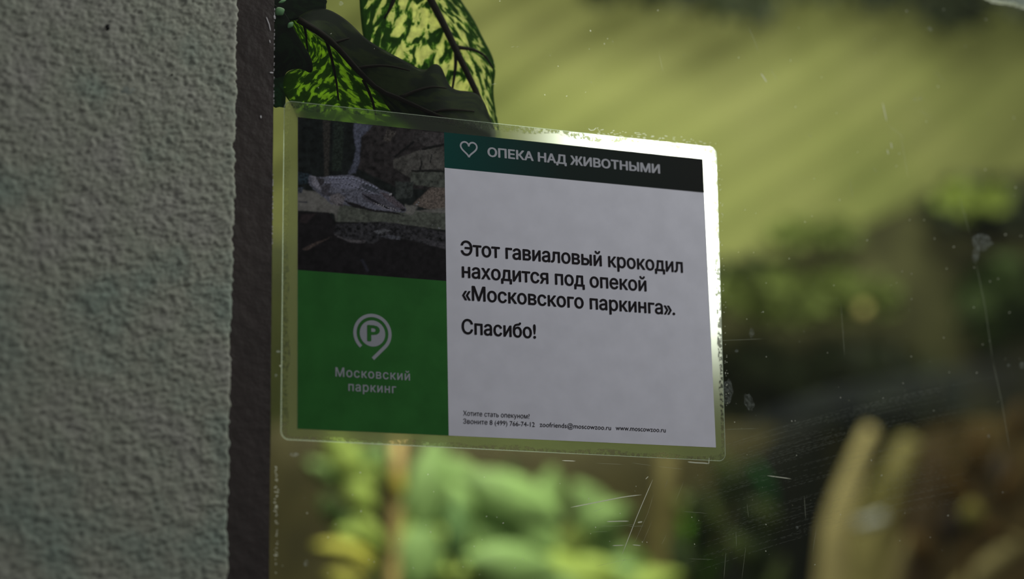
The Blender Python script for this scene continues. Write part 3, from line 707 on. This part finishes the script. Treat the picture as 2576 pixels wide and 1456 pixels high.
# ------------------------------------------------------------------ variegated plant just behind the glass
def leaf_material(name, light_c, dark_c, ka, kb, thr, margin=.25, trans=.5, mid=None):
    m = newmat(name); nt = NT(m); out = nt.add('ShaderNodeOutputMaterial')
    uvn = nt.add('ShaderNodeUVMap'); uvn.uv_map = 'UVMap'; sx = nt.add('ShaderNodeSeparateXYZ'); nt.link(uvn.outputs[0], sx.inputs[0])
    ab = nt.add('ShaderNodeMath', operation='ABSOLUTE'); nt.link(sx.outputs['Y'], ab.inputs[0])
    v = nt.add('ShaderNodeMath', operation='MULTIPLY_ADD'); nt.link(ab.outputs[0], v.inputs[0]); v.inputs[1].default_value = -.22; nt.link(sx.outputs['X'], v.inputs[2])
    sa = nt.add('ShaderNodeMath', operation='MULTIPLY'); nt.link(v.outputs[0], sa.inputs[0]); sa.inputs[1].default_value = ka
    sb = nt.add('ShaderNodeMath', operation='MULTIPLY'); nt.link(sx.outputs['Y'], sb.inputs[0]); sb.inputs[1].default_value = kb
    cb = nt.add('ShaderNodeCombineXYZ'); nt.link(sa.outputs[0], cb.inputs[0]); nt.link(sb.outputs[0], cb.inputs[1])
    n = nt.add('ShaderNodeTexNoise', i_Scale=1.0, i_Detail=3.5, i_Roughness=.55, i_Distortion=.5); nt.link(cb.outputs[0], n.inputs['Vector'])
    # margins greener
    pw_ = nt.add('ShaderNodeMath', operation='POWER'); nt.link(ab.outputs[0], pw_.inputs[0]); pw_.inputs[1].default_value = 5
    mb = nt.add('ShaderNodeMath', operation='MULTIPLY_ADD'); nt.link(pw_.outputs[0], mb.inputs[0]); mb.inputs[1].default_value = -margin; nt.link(n.outputs['Fac'], mb.inputs[2])
    mid = mid or tuple((a+b)/2 for a, b in zip(light_c, dark_c))
    r = ramp(nt, mb.outputs[0], [(thr-.06, dark_c), (thr-.01, mid), (thr+.03, light_c), (thr+.2, tuple(min(1, c*1.15) for c in light_c))])
    n3 = nt.add('ShaderNodeTexNoise', i_Scale=260.0, i_Detail=3.0); tc = nt.add('ShaderNodeTexCoord'); nt.link(tc.outputs['Object'], n3.inputs['Vector'])
    r3 = ramp(nt, n3.outputs['Fac'], [(.3, (.72, .72, .72, 1)), (.7, (1, 1, 1, 1))])
    mm = nt.add('ShaderNodeMix'); mm.data_type = 'RGBA'; mm.blend_type = 'MULTIPLY'; mm.inputs[0].default_value = 1
    nt.link(r.outputs[0], mm.inputs[6]); nt.link(r3.outputs[0], mm.inputs[7])
    p = nt.add('ShaderNodeBsdfPrincipled', i_Roughness=.5); p.inputs['Specular IOR Level'].default_value = .12; nt.link(mm.outputs[2], p.inputs['Base Color'])
    t = nt.add('ShaderNodeBsdfTranslucent'); nt.link(mm.outputs[2], t.inputs[0]); mx = nt.add('ShaderNodeMixShader'); mx.inputs[0].default_value = trans
    nt.link(p.outputs[0], mx.inputs[1]); nt.link(t.outputs[0], mx.inputs[2]); nt.link(mx.outputs[0], out.inputs[0]); return m
ZL = lambda pts: [(680+x/4.282, y/4.282) for x, y in pts]
plant = empty('variegated_plant', tuple(at(640, 300, .06)))
tag(plant, 'broad-leaved plant with cream and green blotched leaves behind the glass above the sign', 'plant')
def loft_leaf(left, mid, right, ydep, mat, parent, n=60, m=14, name='leaf', fold=(.0, .0), thick=.0004, wave=0.0):
    Lp, Mp, Rp = (smooth_line(ZL(a), n) for a in (left, mid, right)); X = np.zeros((n, 2*m+1)); Y = X.copy(); Z = X.copy(); uv = np.zeros((n, 2*m+1, 2))
    for i in range(n):
        t = i/(n-1)
        for j in range(-m, m+1):
            s = j/m; e_ = Lp[i] if s < 0 else Rp[i]; p = Mp[i]*(1-abs(s))+e_*abs(s)
            y = (ydep(t, s) if callable(ydep) else ydep)+wave*math.sin(t*17+s*2)*abs(s)**2+(fold[0] if s < 0 else fold[1])*abs(s)
            X[i, j+m], Y[i, j+m], Z[i, j+m] = at(p[0], p[1], y); uv[i, j+m] = (t, s)
    L = parent.location
    o = grid_mesh(name, X-L[0], Y-L[1], Z-L[2], mat, parent, uv=uv)
    md = o.modifiers.new('thickness', 'SOLIDIFY'); md.thickness = thick; md.offset = 1
    return o
def vein(pts, ys, r0, r1, mat, parent, name='vein', top=None):
    P = smooth_line(ZL(pts), 16); n = len(P); L = np.array(plant.location)
    W = [at(p[0], p[1], ys[0]+(ys[1]-ys[0])*i/(n-1)) - L for i, p in enumerate(P)]
    V, F = tube(W, [r0+(r1-r0)*i/(n-1) for i in range(n)], 8, .6); o = mesh_obj(name, V, F, mat, parent, smooth=True)
    return o
M_leafA = leaf_material('variegated_leaf', (.78, .80, .40, 1), (.055, .14, .022, 1), 24.0, 6.5, .485, margin=.22, trans=.62, mid=(.20, .38, .05, 1))
M_leafC = leaf_material('variegated_leaf_green', (.46, .66, .08, 1), (.07, .16, .012, 1), 20.0, 5.0, .53, margin=.10, trans=.55, mid=(.12, .25, .02, 1))
M_leafB = leaf_material('shade_painted_leaf', (.024, .042, .010, 1), (.005, .013, .005, 1), 7.0, 2.2, .52, margin=.05, trans=.10)  # shade on the folded half of the leaf is put into these colours
M_leafD = leaf_material('deep_green_leaf', (.007, .022, .007, 1), (.003, .009, .004, 1), 6.0, 2.0, .55, margin=.05, trans=.06)
M_vein = plain('dark_vein', (.012, .008, .006, 1), .5, .12)
M_under = plain('pale_leaf_underside', (.50, .58, .40, 1), .4, .5, trans=.3)
def yA(t, s): return .050+.004*s*s-.006*t
lA = loft_leaf([(1000, -500), (960, -200), (958, 0), (975, 200), (1000, 400), (1080, 700), (1300, 1050), (1700, 1400), (2200, 1800), (2540, 2000)],
               [(1560, -500), (1640, -240), (1725, 0), (1850, 220), (1990, 520), (2090, 720), (2215, 980), (2350, 1300), (2450, 1600), (2550, 2000)],
               [(1850, -500), (1950, -200), (2050, 0), (2190, 200), (2290, 410), (2395, 600), (2432, 760), (2400, 940), (2412, 1100), (2452, 1310), (2500, 1600), (2560, 2000)],
               yA, M_leafA, plant, n=90, m=20)
lA['label'] = 'upright cream blotched leaf at right'
vein([(1560, -500), (1640, -240), (1725, 0), (1850, 220), (1990, 520), (2090, 720), (2215, 980), (2350, 1300)], (.0475, .042), .0034, .0021, M_vein, lA, 'midrib')
vein([(1985, 500), (2060, 515), (2180, 530), (2270, 570), (2330, 620), (2400, 740)], (.0450, .046), .0016, .0006, M_vein, lA)
vein([(1995, 560), (1998, 700), (1985, 800), (1958, 980)], (.0450, .046), .0014, .0008, M_vein, lA)
vein([(1345, -60), (1310, 60), (1230, 200)], (.0475, .050), .0018, .0006, M_vein, lA)
loft_leaf([(1850, -500), (1950, -200), (1990, -20), (2090, 120), (2190, 270), (2290, 420)], [(1860, -500), (1980, -200), (2050, -30), (2130, 120), (2220, 270), (2292, 420)],
          [(1900, -520), (2030, -220), (2100, -40), (2150, 100), (2215, 240), (2294, 420)], .0445, M_under, lA, n=30, m=4, name='curled_margin')
def yC(t, s): return .034-.006*t+.003*abs(s)
lC = loft_leaf([(180, 250), (300, 420), (400, 600), (330, 720), (200, 760), (140, 830), (140, 1000), (230, 1120), (300, 1300), (420, 1480)],
               [(240, 200), (420, 330), (560, 450), (640, 600), (690, 800), (720, 1000), (740, 1200), (790, 1480)],
               [(300, 150), (560, 340), (760, 500), (860, 460), (990, 730), (1170, 940), (1260, 1040), (1370, 1190), (1490, 1340), (1560, 1560)],
               yC, M_leafC, plant, n=70, m=18)
lC['label'] = 'bright green mottled leaf hanging lowest'
vein([(600, 420), (650, 580), (690, 760), (715, 900), (735, 1080)], (.0300, .0275), .0013, .0006, M_vein, lC)
vein([(1000, 860), (1060, 980), (1110, 1110), (1140, 1290)], (.0280, .0265), .0013, .0007, M_vein, lC)
vein([(360, 260), (390, 400), (400, 560)], (.0300, .0310), .0010, .0005, M_vein, lC)
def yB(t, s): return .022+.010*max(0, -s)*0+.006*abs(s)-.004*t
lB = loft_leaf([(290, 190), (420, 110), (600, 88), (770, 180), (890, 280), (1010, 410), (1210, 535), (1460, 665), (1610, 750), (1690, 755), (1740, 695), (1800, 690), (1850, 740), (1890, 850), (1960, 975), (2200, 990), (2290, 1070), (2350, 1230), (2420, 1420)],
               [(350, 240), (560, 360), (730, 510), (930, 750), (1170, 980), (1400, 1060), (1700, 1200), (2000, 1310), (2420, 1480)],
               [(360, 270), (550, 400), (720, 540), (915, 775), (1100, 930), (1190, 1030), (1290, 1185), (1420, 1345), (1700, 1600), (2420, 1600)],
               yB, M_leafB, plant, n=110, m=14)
lB['label'] = 'folded leaf half crossing in front, its shade painted dark'
vein([(300, 210), (560, 366), (730, 515), (930, 750), (1170, 985), (1400, 1060), (1700, 1205), (2000, 1320)], (.0205, .0175), .0026, .0013, M_vein, lB, 'midrib')
vein([(690, 460), (760, 440), (850, 415)], (.0205, .021), .0012, .0006, M_vein, lB)
vein([(930, 740), (1020, 720), (1250, 700), (1500, 760)], (.0200, .021), .0013, .0005, M_vein, lB)
vein([(1400, 1050), (1560, 980), (1740, 930), (1900, 950)], (.0190, .021), .0014, .0005, M_vein, lB)
vein([(1750, 1210), (1850, 1180), (2000, 1180), (2200, 1200)], (.0185, .020), .0011, .0005, M_vein, lB)
# bright strip showing beside the midrib
loft_leaf([(740, 480), (760, 540), (850, 650), (935, 740)], [(800, 470), (830, 550), (890, 650), (940, 740)], [(850, 465), (880, 550), (930, 680), (945, 735)], .0198, M_leafC, lB, n=20, m=4, name='green_blotch')
lD = loft_leaf([(-200, 100), (-100, 200), (-100, 500), (-60, 700), (60, 850), (100, 830)],
               [(-100, 60), (60, 160), (180, 330), (250, 520), (250, 640), (140, 820)],
               [(0, 20), (160, 120), (300, 400), (450, 620), (465, 810), (330, 730), (190, 755), (150, 820)], .0165, M_leafD, plant, n=50, m=10)
lD['label'] = 'nearly black green leaf beside the frame'
lE = loft_leaf([(-250, -200), (0, -220), (300, -250), (560, -120), (610, 20)], [(-250, -60), (0, -20), (250, -10), (450, 20), (600, 50)], [(-250, 200), (0, 240), (250, 230), (450, 150), (600, 95)], .030, M_leafD, plant, n=40, m=8)
lE['label'] = 'deep green leaf at the very top'
M_teal = leaf_material('teal_leaf', (.012, .055, .030, 1), (.006, .028, .015, 1), 6.0, 2.0, .5, trans=.05)
loft_leaf([(-200, 700), (-100, 900), (-60, 1100), (60, 1160)], [(-100, 700), (0, 850), (50, 1000), (100, 1150)], [(60, 720), (200, 820), (170, 1000), (160, 1160)], .062, M_teal, plant, n=30, m=6)
for i, (P, wd) in enumerate([([(60, 160), (95, 125), (150, 100)], .0032), ([(190, 300), (215, 270), (245, 240)], .0018), ([(90, 30), (130, 15), (170, 0)], .0010)]):
    Pn = smooth_line(ZL(P), 10); W = [at(p[0], p[1], .0145)-np.array(plant.location) for p in Pn]
    V, F = tube(W, [wd*math.sin(math.pi*(k+.6)/10.2) for k in range(10)], 8, .4)
    mesh_obj('leaf_highlight', V, F, plain('highlight_green', (.16, .36, .17, 1), .3, .6), plant, smooth=True)  # pale slivers standing in for highlights on the dark leaves
V, F = tube([at(640, y_, .075)-np.array(plant.location) for y_ in (-200, 100, 400, 800, 1300, 2000)], [.006, .006, .007, .007, .008, .008], 10)
mesh_obj('stem', V, F, M_vein, plant, smooth=True)

# ------------------------------------------------------------------ background of the enclosure (all out of focus)
DEEP = 1.55
_at = at
def at(px, py, Y=0.0): return _at(px, py, Y*DEEP)
def mass(name, poly, Y, depth, mat, parent=None, seed=0, rings=7, n=72, bumpy=.12):
    """rounded lump whose silhouette follows an outline, with its own depth"""
    P = smooth_line(list(poly)+[poly[0]], n+1, 2)[:-1]; c = P.mean(0); r_ = np.random.RandomState(seed); V = []; F = []
    cw = at(c[0], c[1], Y)
    for side in (-1, 1):
        for k in range(rings):
            q = math.sin(math.pi/2*(k+.0)/(rings-1)); 
            for i in range(n):
                p = c+(P[i]-c)*q; wpt = at(p[0], p[1], Y); nz = (r_.rand()-.5)*bumpy*depth*(q < .99)
                wpt = wpt+np.array([0, side*depth*math.sqrt(max(0, 1-q*q))+nz, 0]); V.append(wpt)
    m = rings*n
    for s in (0, 1):
        for k in range(rings-1):
            for i in range(n):
                a = s*m+k*n+i; b = s*m+k*n+(i+1) % n; F.append((a, b, b+n, a+n) if s else (a, a+n, b+n, b))
    o = mesh_obj(name, local(parent, V) if parent else V, F, mat, parent, smooth=True); return o
def bgleaf(px, py, Lp, Wp, ang_, Y, mat, parent, curl=.03, name='leaf'):
    """lance-shaped leaf: centre, length, width in picture units at depth Y, pointing along ang (deg, 0 = right, 90 = down)"""
    a = math.radians(ang_); n = 12; m = 3; X = np.zeros((n, 2*m+1)); Yy = X.copy(); Z = X.copy(); uv = np.zeros((n, 2*m+1, 2))
    for i in range(n):
        t = i/(n-1); wd = Wp/2*math.sin(math.pi*min(1, t*.96+.03))**.8
        for j in range(-m, m+1):
            s = j/m; lx = (t-.5)*Lp; ly = wd*s+.10*Lp*(t-.5)**2
            x = px+lx*math.cos(a)-ly*math.sin(a); y = py+lx*math.sin(a)+ly*math.cos(a)
            X[i, j+m], Yy[i, j+m], Z[i, j+m] = at(x, y, Y+curl*(t-.5)**2*2+.008*abs(s)); uv[i, j+m] = (t, s)
    L = parent.location; o = grid_mesh(name, X-L[0], Yy-L[1], Z-L[2], mat, parent, uv=uv)
    md = o.modifiers.new('thickness', 'SOLIDIFY'); md.thickness = .001
    return o
def stemtube(pts, Y, r, mat, parent, name='stem'):
    P = smooth_line(pts, 14); W = [at(p[0], p[1], Y)-np.array(parent.location) for p in P]
    V, F = tube(W, [r]*14, 10); return mesh_obj(name, V, F, mat, parent, smooth=True)
PXM = lambda px, Y: px/FPX*(Y*DEEP-CAM[1])*1.08
K = 1.25
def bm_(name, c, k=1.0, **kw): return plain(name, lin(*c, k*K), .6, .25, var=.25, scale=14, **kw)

# bank of dark earth and rock on the right
rock = mass('rock_bank', [(1500, 3000), (1380, 1150), (1480, 900), (1700, 690), (1860, 650), (1980, 640), (2150, 580), (2290, 510), (2440, 455), (2620, 425), (3400, 380), (4200, 420), (4200, 3000)], 2.62, .22,
            plain('dark_bank_earth', lin(58, 58, 34), .9, .15, var=.35, scale=7, bump=.4, bscale=12), seed=3, bumpy=.2)
tag(rock, 'dark earthy bank rising to the right behind the glass, out of focus', 'bank')
M_dg = bm_('dark_foliage', (34, 40, 22)); M_ol = bm_('olive_foliage', (74, 84, 38)); M_ol2 = bm_('yellow_olive_foliage', (92, 104, 42))  # foliage tones from dark green to yellow-olive
def clump(name, label, cx, cy, rx, ry, Y, n, mat, leafpx, seed, grp=None):
    e = empty(name, tuple(at(cx, cy+ry, Y+.12))); tag(e, label, 'shrub', grp); r_ = random.Random(seed); V = []; F = []
    for k in range(n):
        a = r_.uniform(0, 2*math.pi); q = math.sqrt(r_.random()); x = cx+rx*q*math.cos(a); y = cy+ry*q*math.sin(a); yy = Y+r_.uniform(-.05, .05)
        if name.startswith('hanging'): x = cx+rx*r_.uniform(-1, 1); y = cy+ry*r_.uniform(-1, 1)+22*math.sin(x*.011)
        an = r_.uniform(0, 2*math.pi); l = leafpx*r_.uniform(.6, 1.2); wq = l*.32; b = len(V)
        for (u, v, dy) in ((-.5, 0, 0), (-.1, -.5, .01), (.5, 0, .03), (-.1, .5, .01)):
            V.append(at(x+u*l*math.cos(an)-v*wq*2*math.sin(an), y+u*l*math.sin(an)+v*wq*2*math.cos(an), yy+dy+(u*.04)))
        F += [(b, b+1, b+2), (b, b+2, b+3)]
    mesh_obj('foliage', local(e, V), F, mat, e, kind='stuff')
    stemtube([(cx, cy+ry), (cx+rx*.1, cy+ry*.2), (cx, cy-ry*.4)], Y+.02, .006, M_dg, e)
    return e
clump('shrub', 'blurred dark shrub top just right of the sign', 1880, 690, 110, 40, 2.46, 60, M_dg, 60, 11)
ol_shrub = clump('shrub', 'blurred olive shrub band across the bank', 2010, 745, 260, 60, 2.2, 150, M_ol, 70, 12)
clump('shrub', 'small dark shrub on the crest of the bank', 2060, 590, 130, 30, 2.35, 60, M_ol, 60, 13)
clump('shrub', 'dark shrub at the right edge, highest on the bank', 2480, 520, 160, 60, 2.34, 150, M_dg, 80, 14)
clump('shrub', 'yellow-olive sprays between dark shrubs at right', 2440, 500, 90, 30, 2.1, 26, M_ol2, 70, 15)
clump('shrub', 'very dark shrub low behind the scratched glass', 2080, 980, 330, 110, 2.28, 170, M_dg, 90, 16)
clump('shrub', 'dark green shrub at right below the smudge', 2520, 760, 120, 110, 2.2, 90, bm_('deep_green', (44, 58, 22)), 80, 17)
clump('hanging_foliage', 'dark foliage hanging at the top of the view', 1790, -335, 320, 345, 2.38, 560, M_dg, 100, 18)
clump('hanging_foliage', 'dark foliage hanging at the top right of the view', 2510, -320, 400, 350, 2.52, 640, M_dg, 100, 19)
bmx = bmesh.new(); bmesh.ops.create_uvsphere(bmx, u_segments=16, v_segments=10, radius=PXM(17, 2.1)); me = bpy.data.meshes.new('fruit'); bmx.to_mesh(me); bmx.free(); me.materials.append(bm_('fruit', (150, 140, 84)))
o = bpy.data.objects.new('fruit', me); C.objects.link(o); o.parent = ol_shrub; o.location = Vector(at(2172, 778, 2.1))-ol_shrub.location; o['label'] = 'pale yellowish round fruit'
# pale trunk and root at lower right
M_trunk = bm_('pale_bark', (196, 182, 126), bump=.4, bscale=40); M_brown = bm_('brown_bark', (140, 132, 80), bump=.4, bscale=30); M_or = bm_('dry_orange_leaf', (100, 76, 26), trans=.3)
tr = empty('tree_trunk', tuple(at(2090, 2950, 1.98))); tag(tr, 'pale curving trunk at lower right, out of focus', 'trunk')
def trunk(pts, rad, Y, mat, name='trunk_stem'):
    Y += .38
    P = smooth_line(pts, 24); R = np.interp(np.linspace(0, 1, 24), np.linspace(0, 1, len(rad)), rad)
    P = np.vstack([P, [P[-1][0], 2950]]) if P[-1][1] > 1650 else P; R = np.append(R, R[-1])[:len(P)]
    W = [at(p[0], p[1], Y)-np.array(tr.location) for p in P]; V, F = tube(W, [PXM(r, Y) for r in R], 14); return mesh_obj(name, V, F, mat, tr, smooth=True)
trunk([(2190, 1080), (2150, 1180), (2110, 1300), (2085, 1460), (2080, 1720)], [20, 34, 46, 56, 64], 1.6, M_trunk)
trunk([(2290, 1110), (2250, 1200), (2200, 1310), (2170, 1460), (2160, 1700)], [34, 54, 72, 88, 96], 1.75, M_brown, 'branch')
trunk([(2350, 1130), (2320, 1300), (2270, 1480), (2250, 1700)], [40, 60, 60, 60], 1.85, bm_('brown2', (84, 68, 42)), 'branch')
trunk([(2290, 1350), (2250, 1430), (2225, 1560)], [14, 22, 26], 1.58, bm_('tan', (150, 138, 92)), 'root')
trunk([(2560, 1370), (2500, 1420), (2430, 1480), (2380, 1560)], [30, 34, 36, 36], 1.6, bm_('tan2', (122, 112, 70)), 'root')
trunk([(2235, 1180), (2215, 1240), (2190, 1290)], [14, 18, 12], 1.6, bm_('olive_bark', (134, 130, 66)), 'knot')
rb = mass('brown_rock', [(2180, 2900), (2190, 1500), (2230, 1200), (2300, 1080), (2450, 1050), (2600, 1060), (2700, 1300), (2700, 2900)], 2.42, .06, bm_('brown_rock_face', (104, 88, 52), bump=.4, bscale=20), seed=31)
tag(rb, 'brown rock behind the dry leaves in the lower right corner', 'rock')
sp = empty('pale_stone', tuple(at(2190, 1312, 1.945))); tag(sp, 'small whitish bar-shaped stone lying across the pale trunk', 'stone')
P = smooth_line([(2152, 1318), (2190, 1312), (2226, 1298)], 12); V, F = tube([at(p[0], p[1], 1.945)-np.array(sp.location) for p in P], [PXM(r, 1.945) for r in np.interp(np.arange(12), [0, 2, 9, 11], [5, 12, 14, 7])], 10)
mesh_obj('stone_body', V, F, bm_('stone_white', (200, 206, 210)), sp, smooth=True)
dp = empty('dry_leaved_plant', tuple(at(2430, 2950, 1.78))); tag(dp, 'plant with brown-orange dry leaves in the lower right corner', 'plant')
for a in [(2460, 1150, 160, 60, 95), (2560, 1070, 120, 50, 100), (2320, 1390, 120, 60, 60), (2410, 1240, 150, 50, 80), (2545, 1230, 160, 60, 110), (2490, 1340, 130, 50, 20)]:
    bgleaf(*a, 1.7, M_or, dp)
bgleaf(2446, 1300, 84, 64, 90, 1.62, bm_('olive_round', (146, 138, 64), trans=.3), dp)
for a in [(2520, 1200, 120, 60, 90), (2400, 1320, 120, 60, 100)]: bgleaf(*a, 1.8, bm_('dark_brown_leaf', (52, 40, 28)), dp)  # darker brown leaves of the dry plant
stemtube([(2430, 2950), (2430, 1600), (2440, 1380), (2450, 1180)], 1.78, .008, M_or, dp)

# ground vegetation behind: lower left and middle
back = mass('mossy_rock', [(500, 3000), (560, 1075), (800, 1060), (1100, 1100), (1400, 1110), (1700, 1080), (1900, 1060), (2050, 1100), (2080, 3000)], 2.22, .10, bm_('mossy', (88, 82, 48), 1.0, bump=.4, bscale=15), seed=8)
tag(back, 'brown mossy rock behind the green plants below the sign', 'rock')
back2 = mass('mossy_rock', [(560, 3000), (560, 610), (740, 590), (900, 640), (960, 900), (900, 3000)], 2.5, .08, bm_('mossy2', (70, 76, 32), 1.0), seed=9)
tag(back2, 'dark mossy rock between the frame and the left edge of the sign', 'rock')
cl = empty('yellow_green_plant', tuple(at(985, 2950, 1.45))); tag(cl, 'plant with yellow-green leaves on a tan stem at lower left below the sign', 'plant')
M_yg = bm_('yellow_green_leaf', (150, 168, 80), trans=.35); M_yl = bm_('yellow_leaf', (176, 172, 74), trans=.35); M_g1 = bm_('green_leaf', (134, 162, 96), trans=.35); M_g2 = bm_('pale_green_leaf', (188, 220, 140), trans=.35)
M_gd = bm_('mid_green_leaf', (96, 124, 64), trans=.35)
M_stem = bm_('tan_stem', (150, 128, 78))
for a, mt in [((868, 1155, 170, 90, 62), M_yg), ((905, 1245, 130, 70, 50), M_yg), ((930, 1340, 150, 50, 52), M_yg), ((870, 1385, 170, 48, 12), M_yl), ((905, 1410, 110, 34, 35), M_yl), ((868, 1460, 110, 50, 20), M_yl), ((850, 1110, 90, 60, 80), M_yg), ((960, 1150, 70, 36, 85), M_g1)]:
    bgleaf(*a, 1.45, mt, cl)
for k in range(9):
    bgleaf(rnd.uniform(820, 950), rnd.uniform(1120, 1460), rnd.uniform(100, 160), rnd.uniform(44, 70), rnd.uniform(10, 70), rnd.uniform(1.55, 1.7), rnd.choice([M_yg, M_yl, M_g1, M_gd]), cl)
stemtube([(1000, 1080), (1002, 1230), (990, 1340), (985, 1460), (985, 3050)], 1.48, PXM(16, 1.45), M_stem, cl)
stemtube([(968, 1080), (966, 1250), (962, 1400), (955, 3050)], 1.52, PXM(9, 1.45), M_dg, cl)
bgleaf(1003, 1225, 90, 34, 90, 1.42, bm_('ochre_leaf', (150, 136, 52), trans=.3), cl)
g = empty('broad_green_plant', tuple(at(1250, 2950, 1.5))); tag(g, 'broad-leaved green plant below the middle of the sign, out of focus', 'plant')
for a, mt in [((1080, 1230, 260, 110, 100), M_g1), ((1060, 1400, 220, 110, 95), M_g1), ((1150, 1200, 200, 90, 30), M_g1), ((1056, 1362, 80, 44, 15), M_g2), ((1160, 1260, 120, 60, 60), M_g1), ((1290, 1250, 300, 110, 25), M_g1),
              ((1250, 1330, 240, 130, 80), M_g1), ((1330, 1320, 240, 110, 50), M_g1), ((1290, 1420, 260, 110, 10), M_g1), ((1400, 1430, 300, 90, 15), M_yg), ((1220, 1445, 260, 60, 5), M_yg), ((1110, 1440, 130, 70, 60), M_yg), ((1355, 1250, 120, 50, 40), M_g1)]:
    bgleaf(*a, 1.5+rnd.uniform(-.05, .08), mt, g)
for k in range(34):
    x = rnd.uniform(1010, 1620); y = rnd.uniform(1215+abs(x-1250)*.22, 1470); bgleaf(x, y, rnd.uniform(120, 230), rnd.uniform(60, 100), rnd.uniform(-40, 110), rnd.uniform(1.6, 1.9), rnd.choice([M_g1, M_g1, M_yg, M_gd]), g)
stemtube([(1160, 1240), (1170, 1400), (1200, 3050)], 1.62, .006, M_dg, g)
bgleaf(1150, 1345, 190, 60, 92, 1.40, bm_('dull_green', (74, 100, 54)), g)  # darker green leaf in front of the others
M_dl1 = bm_('dark_green_leaf', (44, 58, 22), trans=.3); M_dl2 = bm_('dark_olive_leaf', (66, 78, 30), trans=.3)  # darker green and olive leaf tones
h = empty('slender_tree', tuple(at(1665, 2950, 1.8))); tag(h, 'slender olive-brown stem with green leaves right of the sign bottom, out of focus', 'plant')
stemtube([(1680, 1140), (1672, 1250), (1655, 1380), (1660, 3050)], 1.8, PXM(22, 1.8), bm_('olive_brown_stem', (118, 108, 62)), h)
M_gr = bm_('grass_green_leaf', (100, 152, 34), trans=.35)
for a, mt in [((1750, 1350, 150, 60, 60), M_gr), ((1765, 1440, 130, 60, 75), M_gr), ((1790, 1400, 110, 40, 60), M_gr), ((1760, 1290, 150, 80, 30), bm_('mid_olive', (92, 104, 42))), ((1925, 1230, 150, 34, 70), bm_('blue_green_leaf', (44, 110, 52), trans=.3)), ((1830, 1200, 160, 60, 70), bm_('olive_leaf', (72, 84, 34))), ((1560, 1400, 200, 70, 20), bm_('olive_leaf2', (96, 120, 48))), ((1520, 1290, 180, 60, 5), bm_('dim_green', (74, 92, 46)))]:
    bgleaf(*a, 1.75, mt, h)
for k in range(14):
    bgleaf(1010+k*48+rnd.uniform(-20, 20), rnd.uniform(1440, 1500), rnd.uniform(140, 220), rnd.uniform(60, 90), rnd.uniform(-25, 40), rnd.uniform(1.5, 1.6), rnd.choice([M_yg, M_g1, M_yg]), g)
for k in range(16):
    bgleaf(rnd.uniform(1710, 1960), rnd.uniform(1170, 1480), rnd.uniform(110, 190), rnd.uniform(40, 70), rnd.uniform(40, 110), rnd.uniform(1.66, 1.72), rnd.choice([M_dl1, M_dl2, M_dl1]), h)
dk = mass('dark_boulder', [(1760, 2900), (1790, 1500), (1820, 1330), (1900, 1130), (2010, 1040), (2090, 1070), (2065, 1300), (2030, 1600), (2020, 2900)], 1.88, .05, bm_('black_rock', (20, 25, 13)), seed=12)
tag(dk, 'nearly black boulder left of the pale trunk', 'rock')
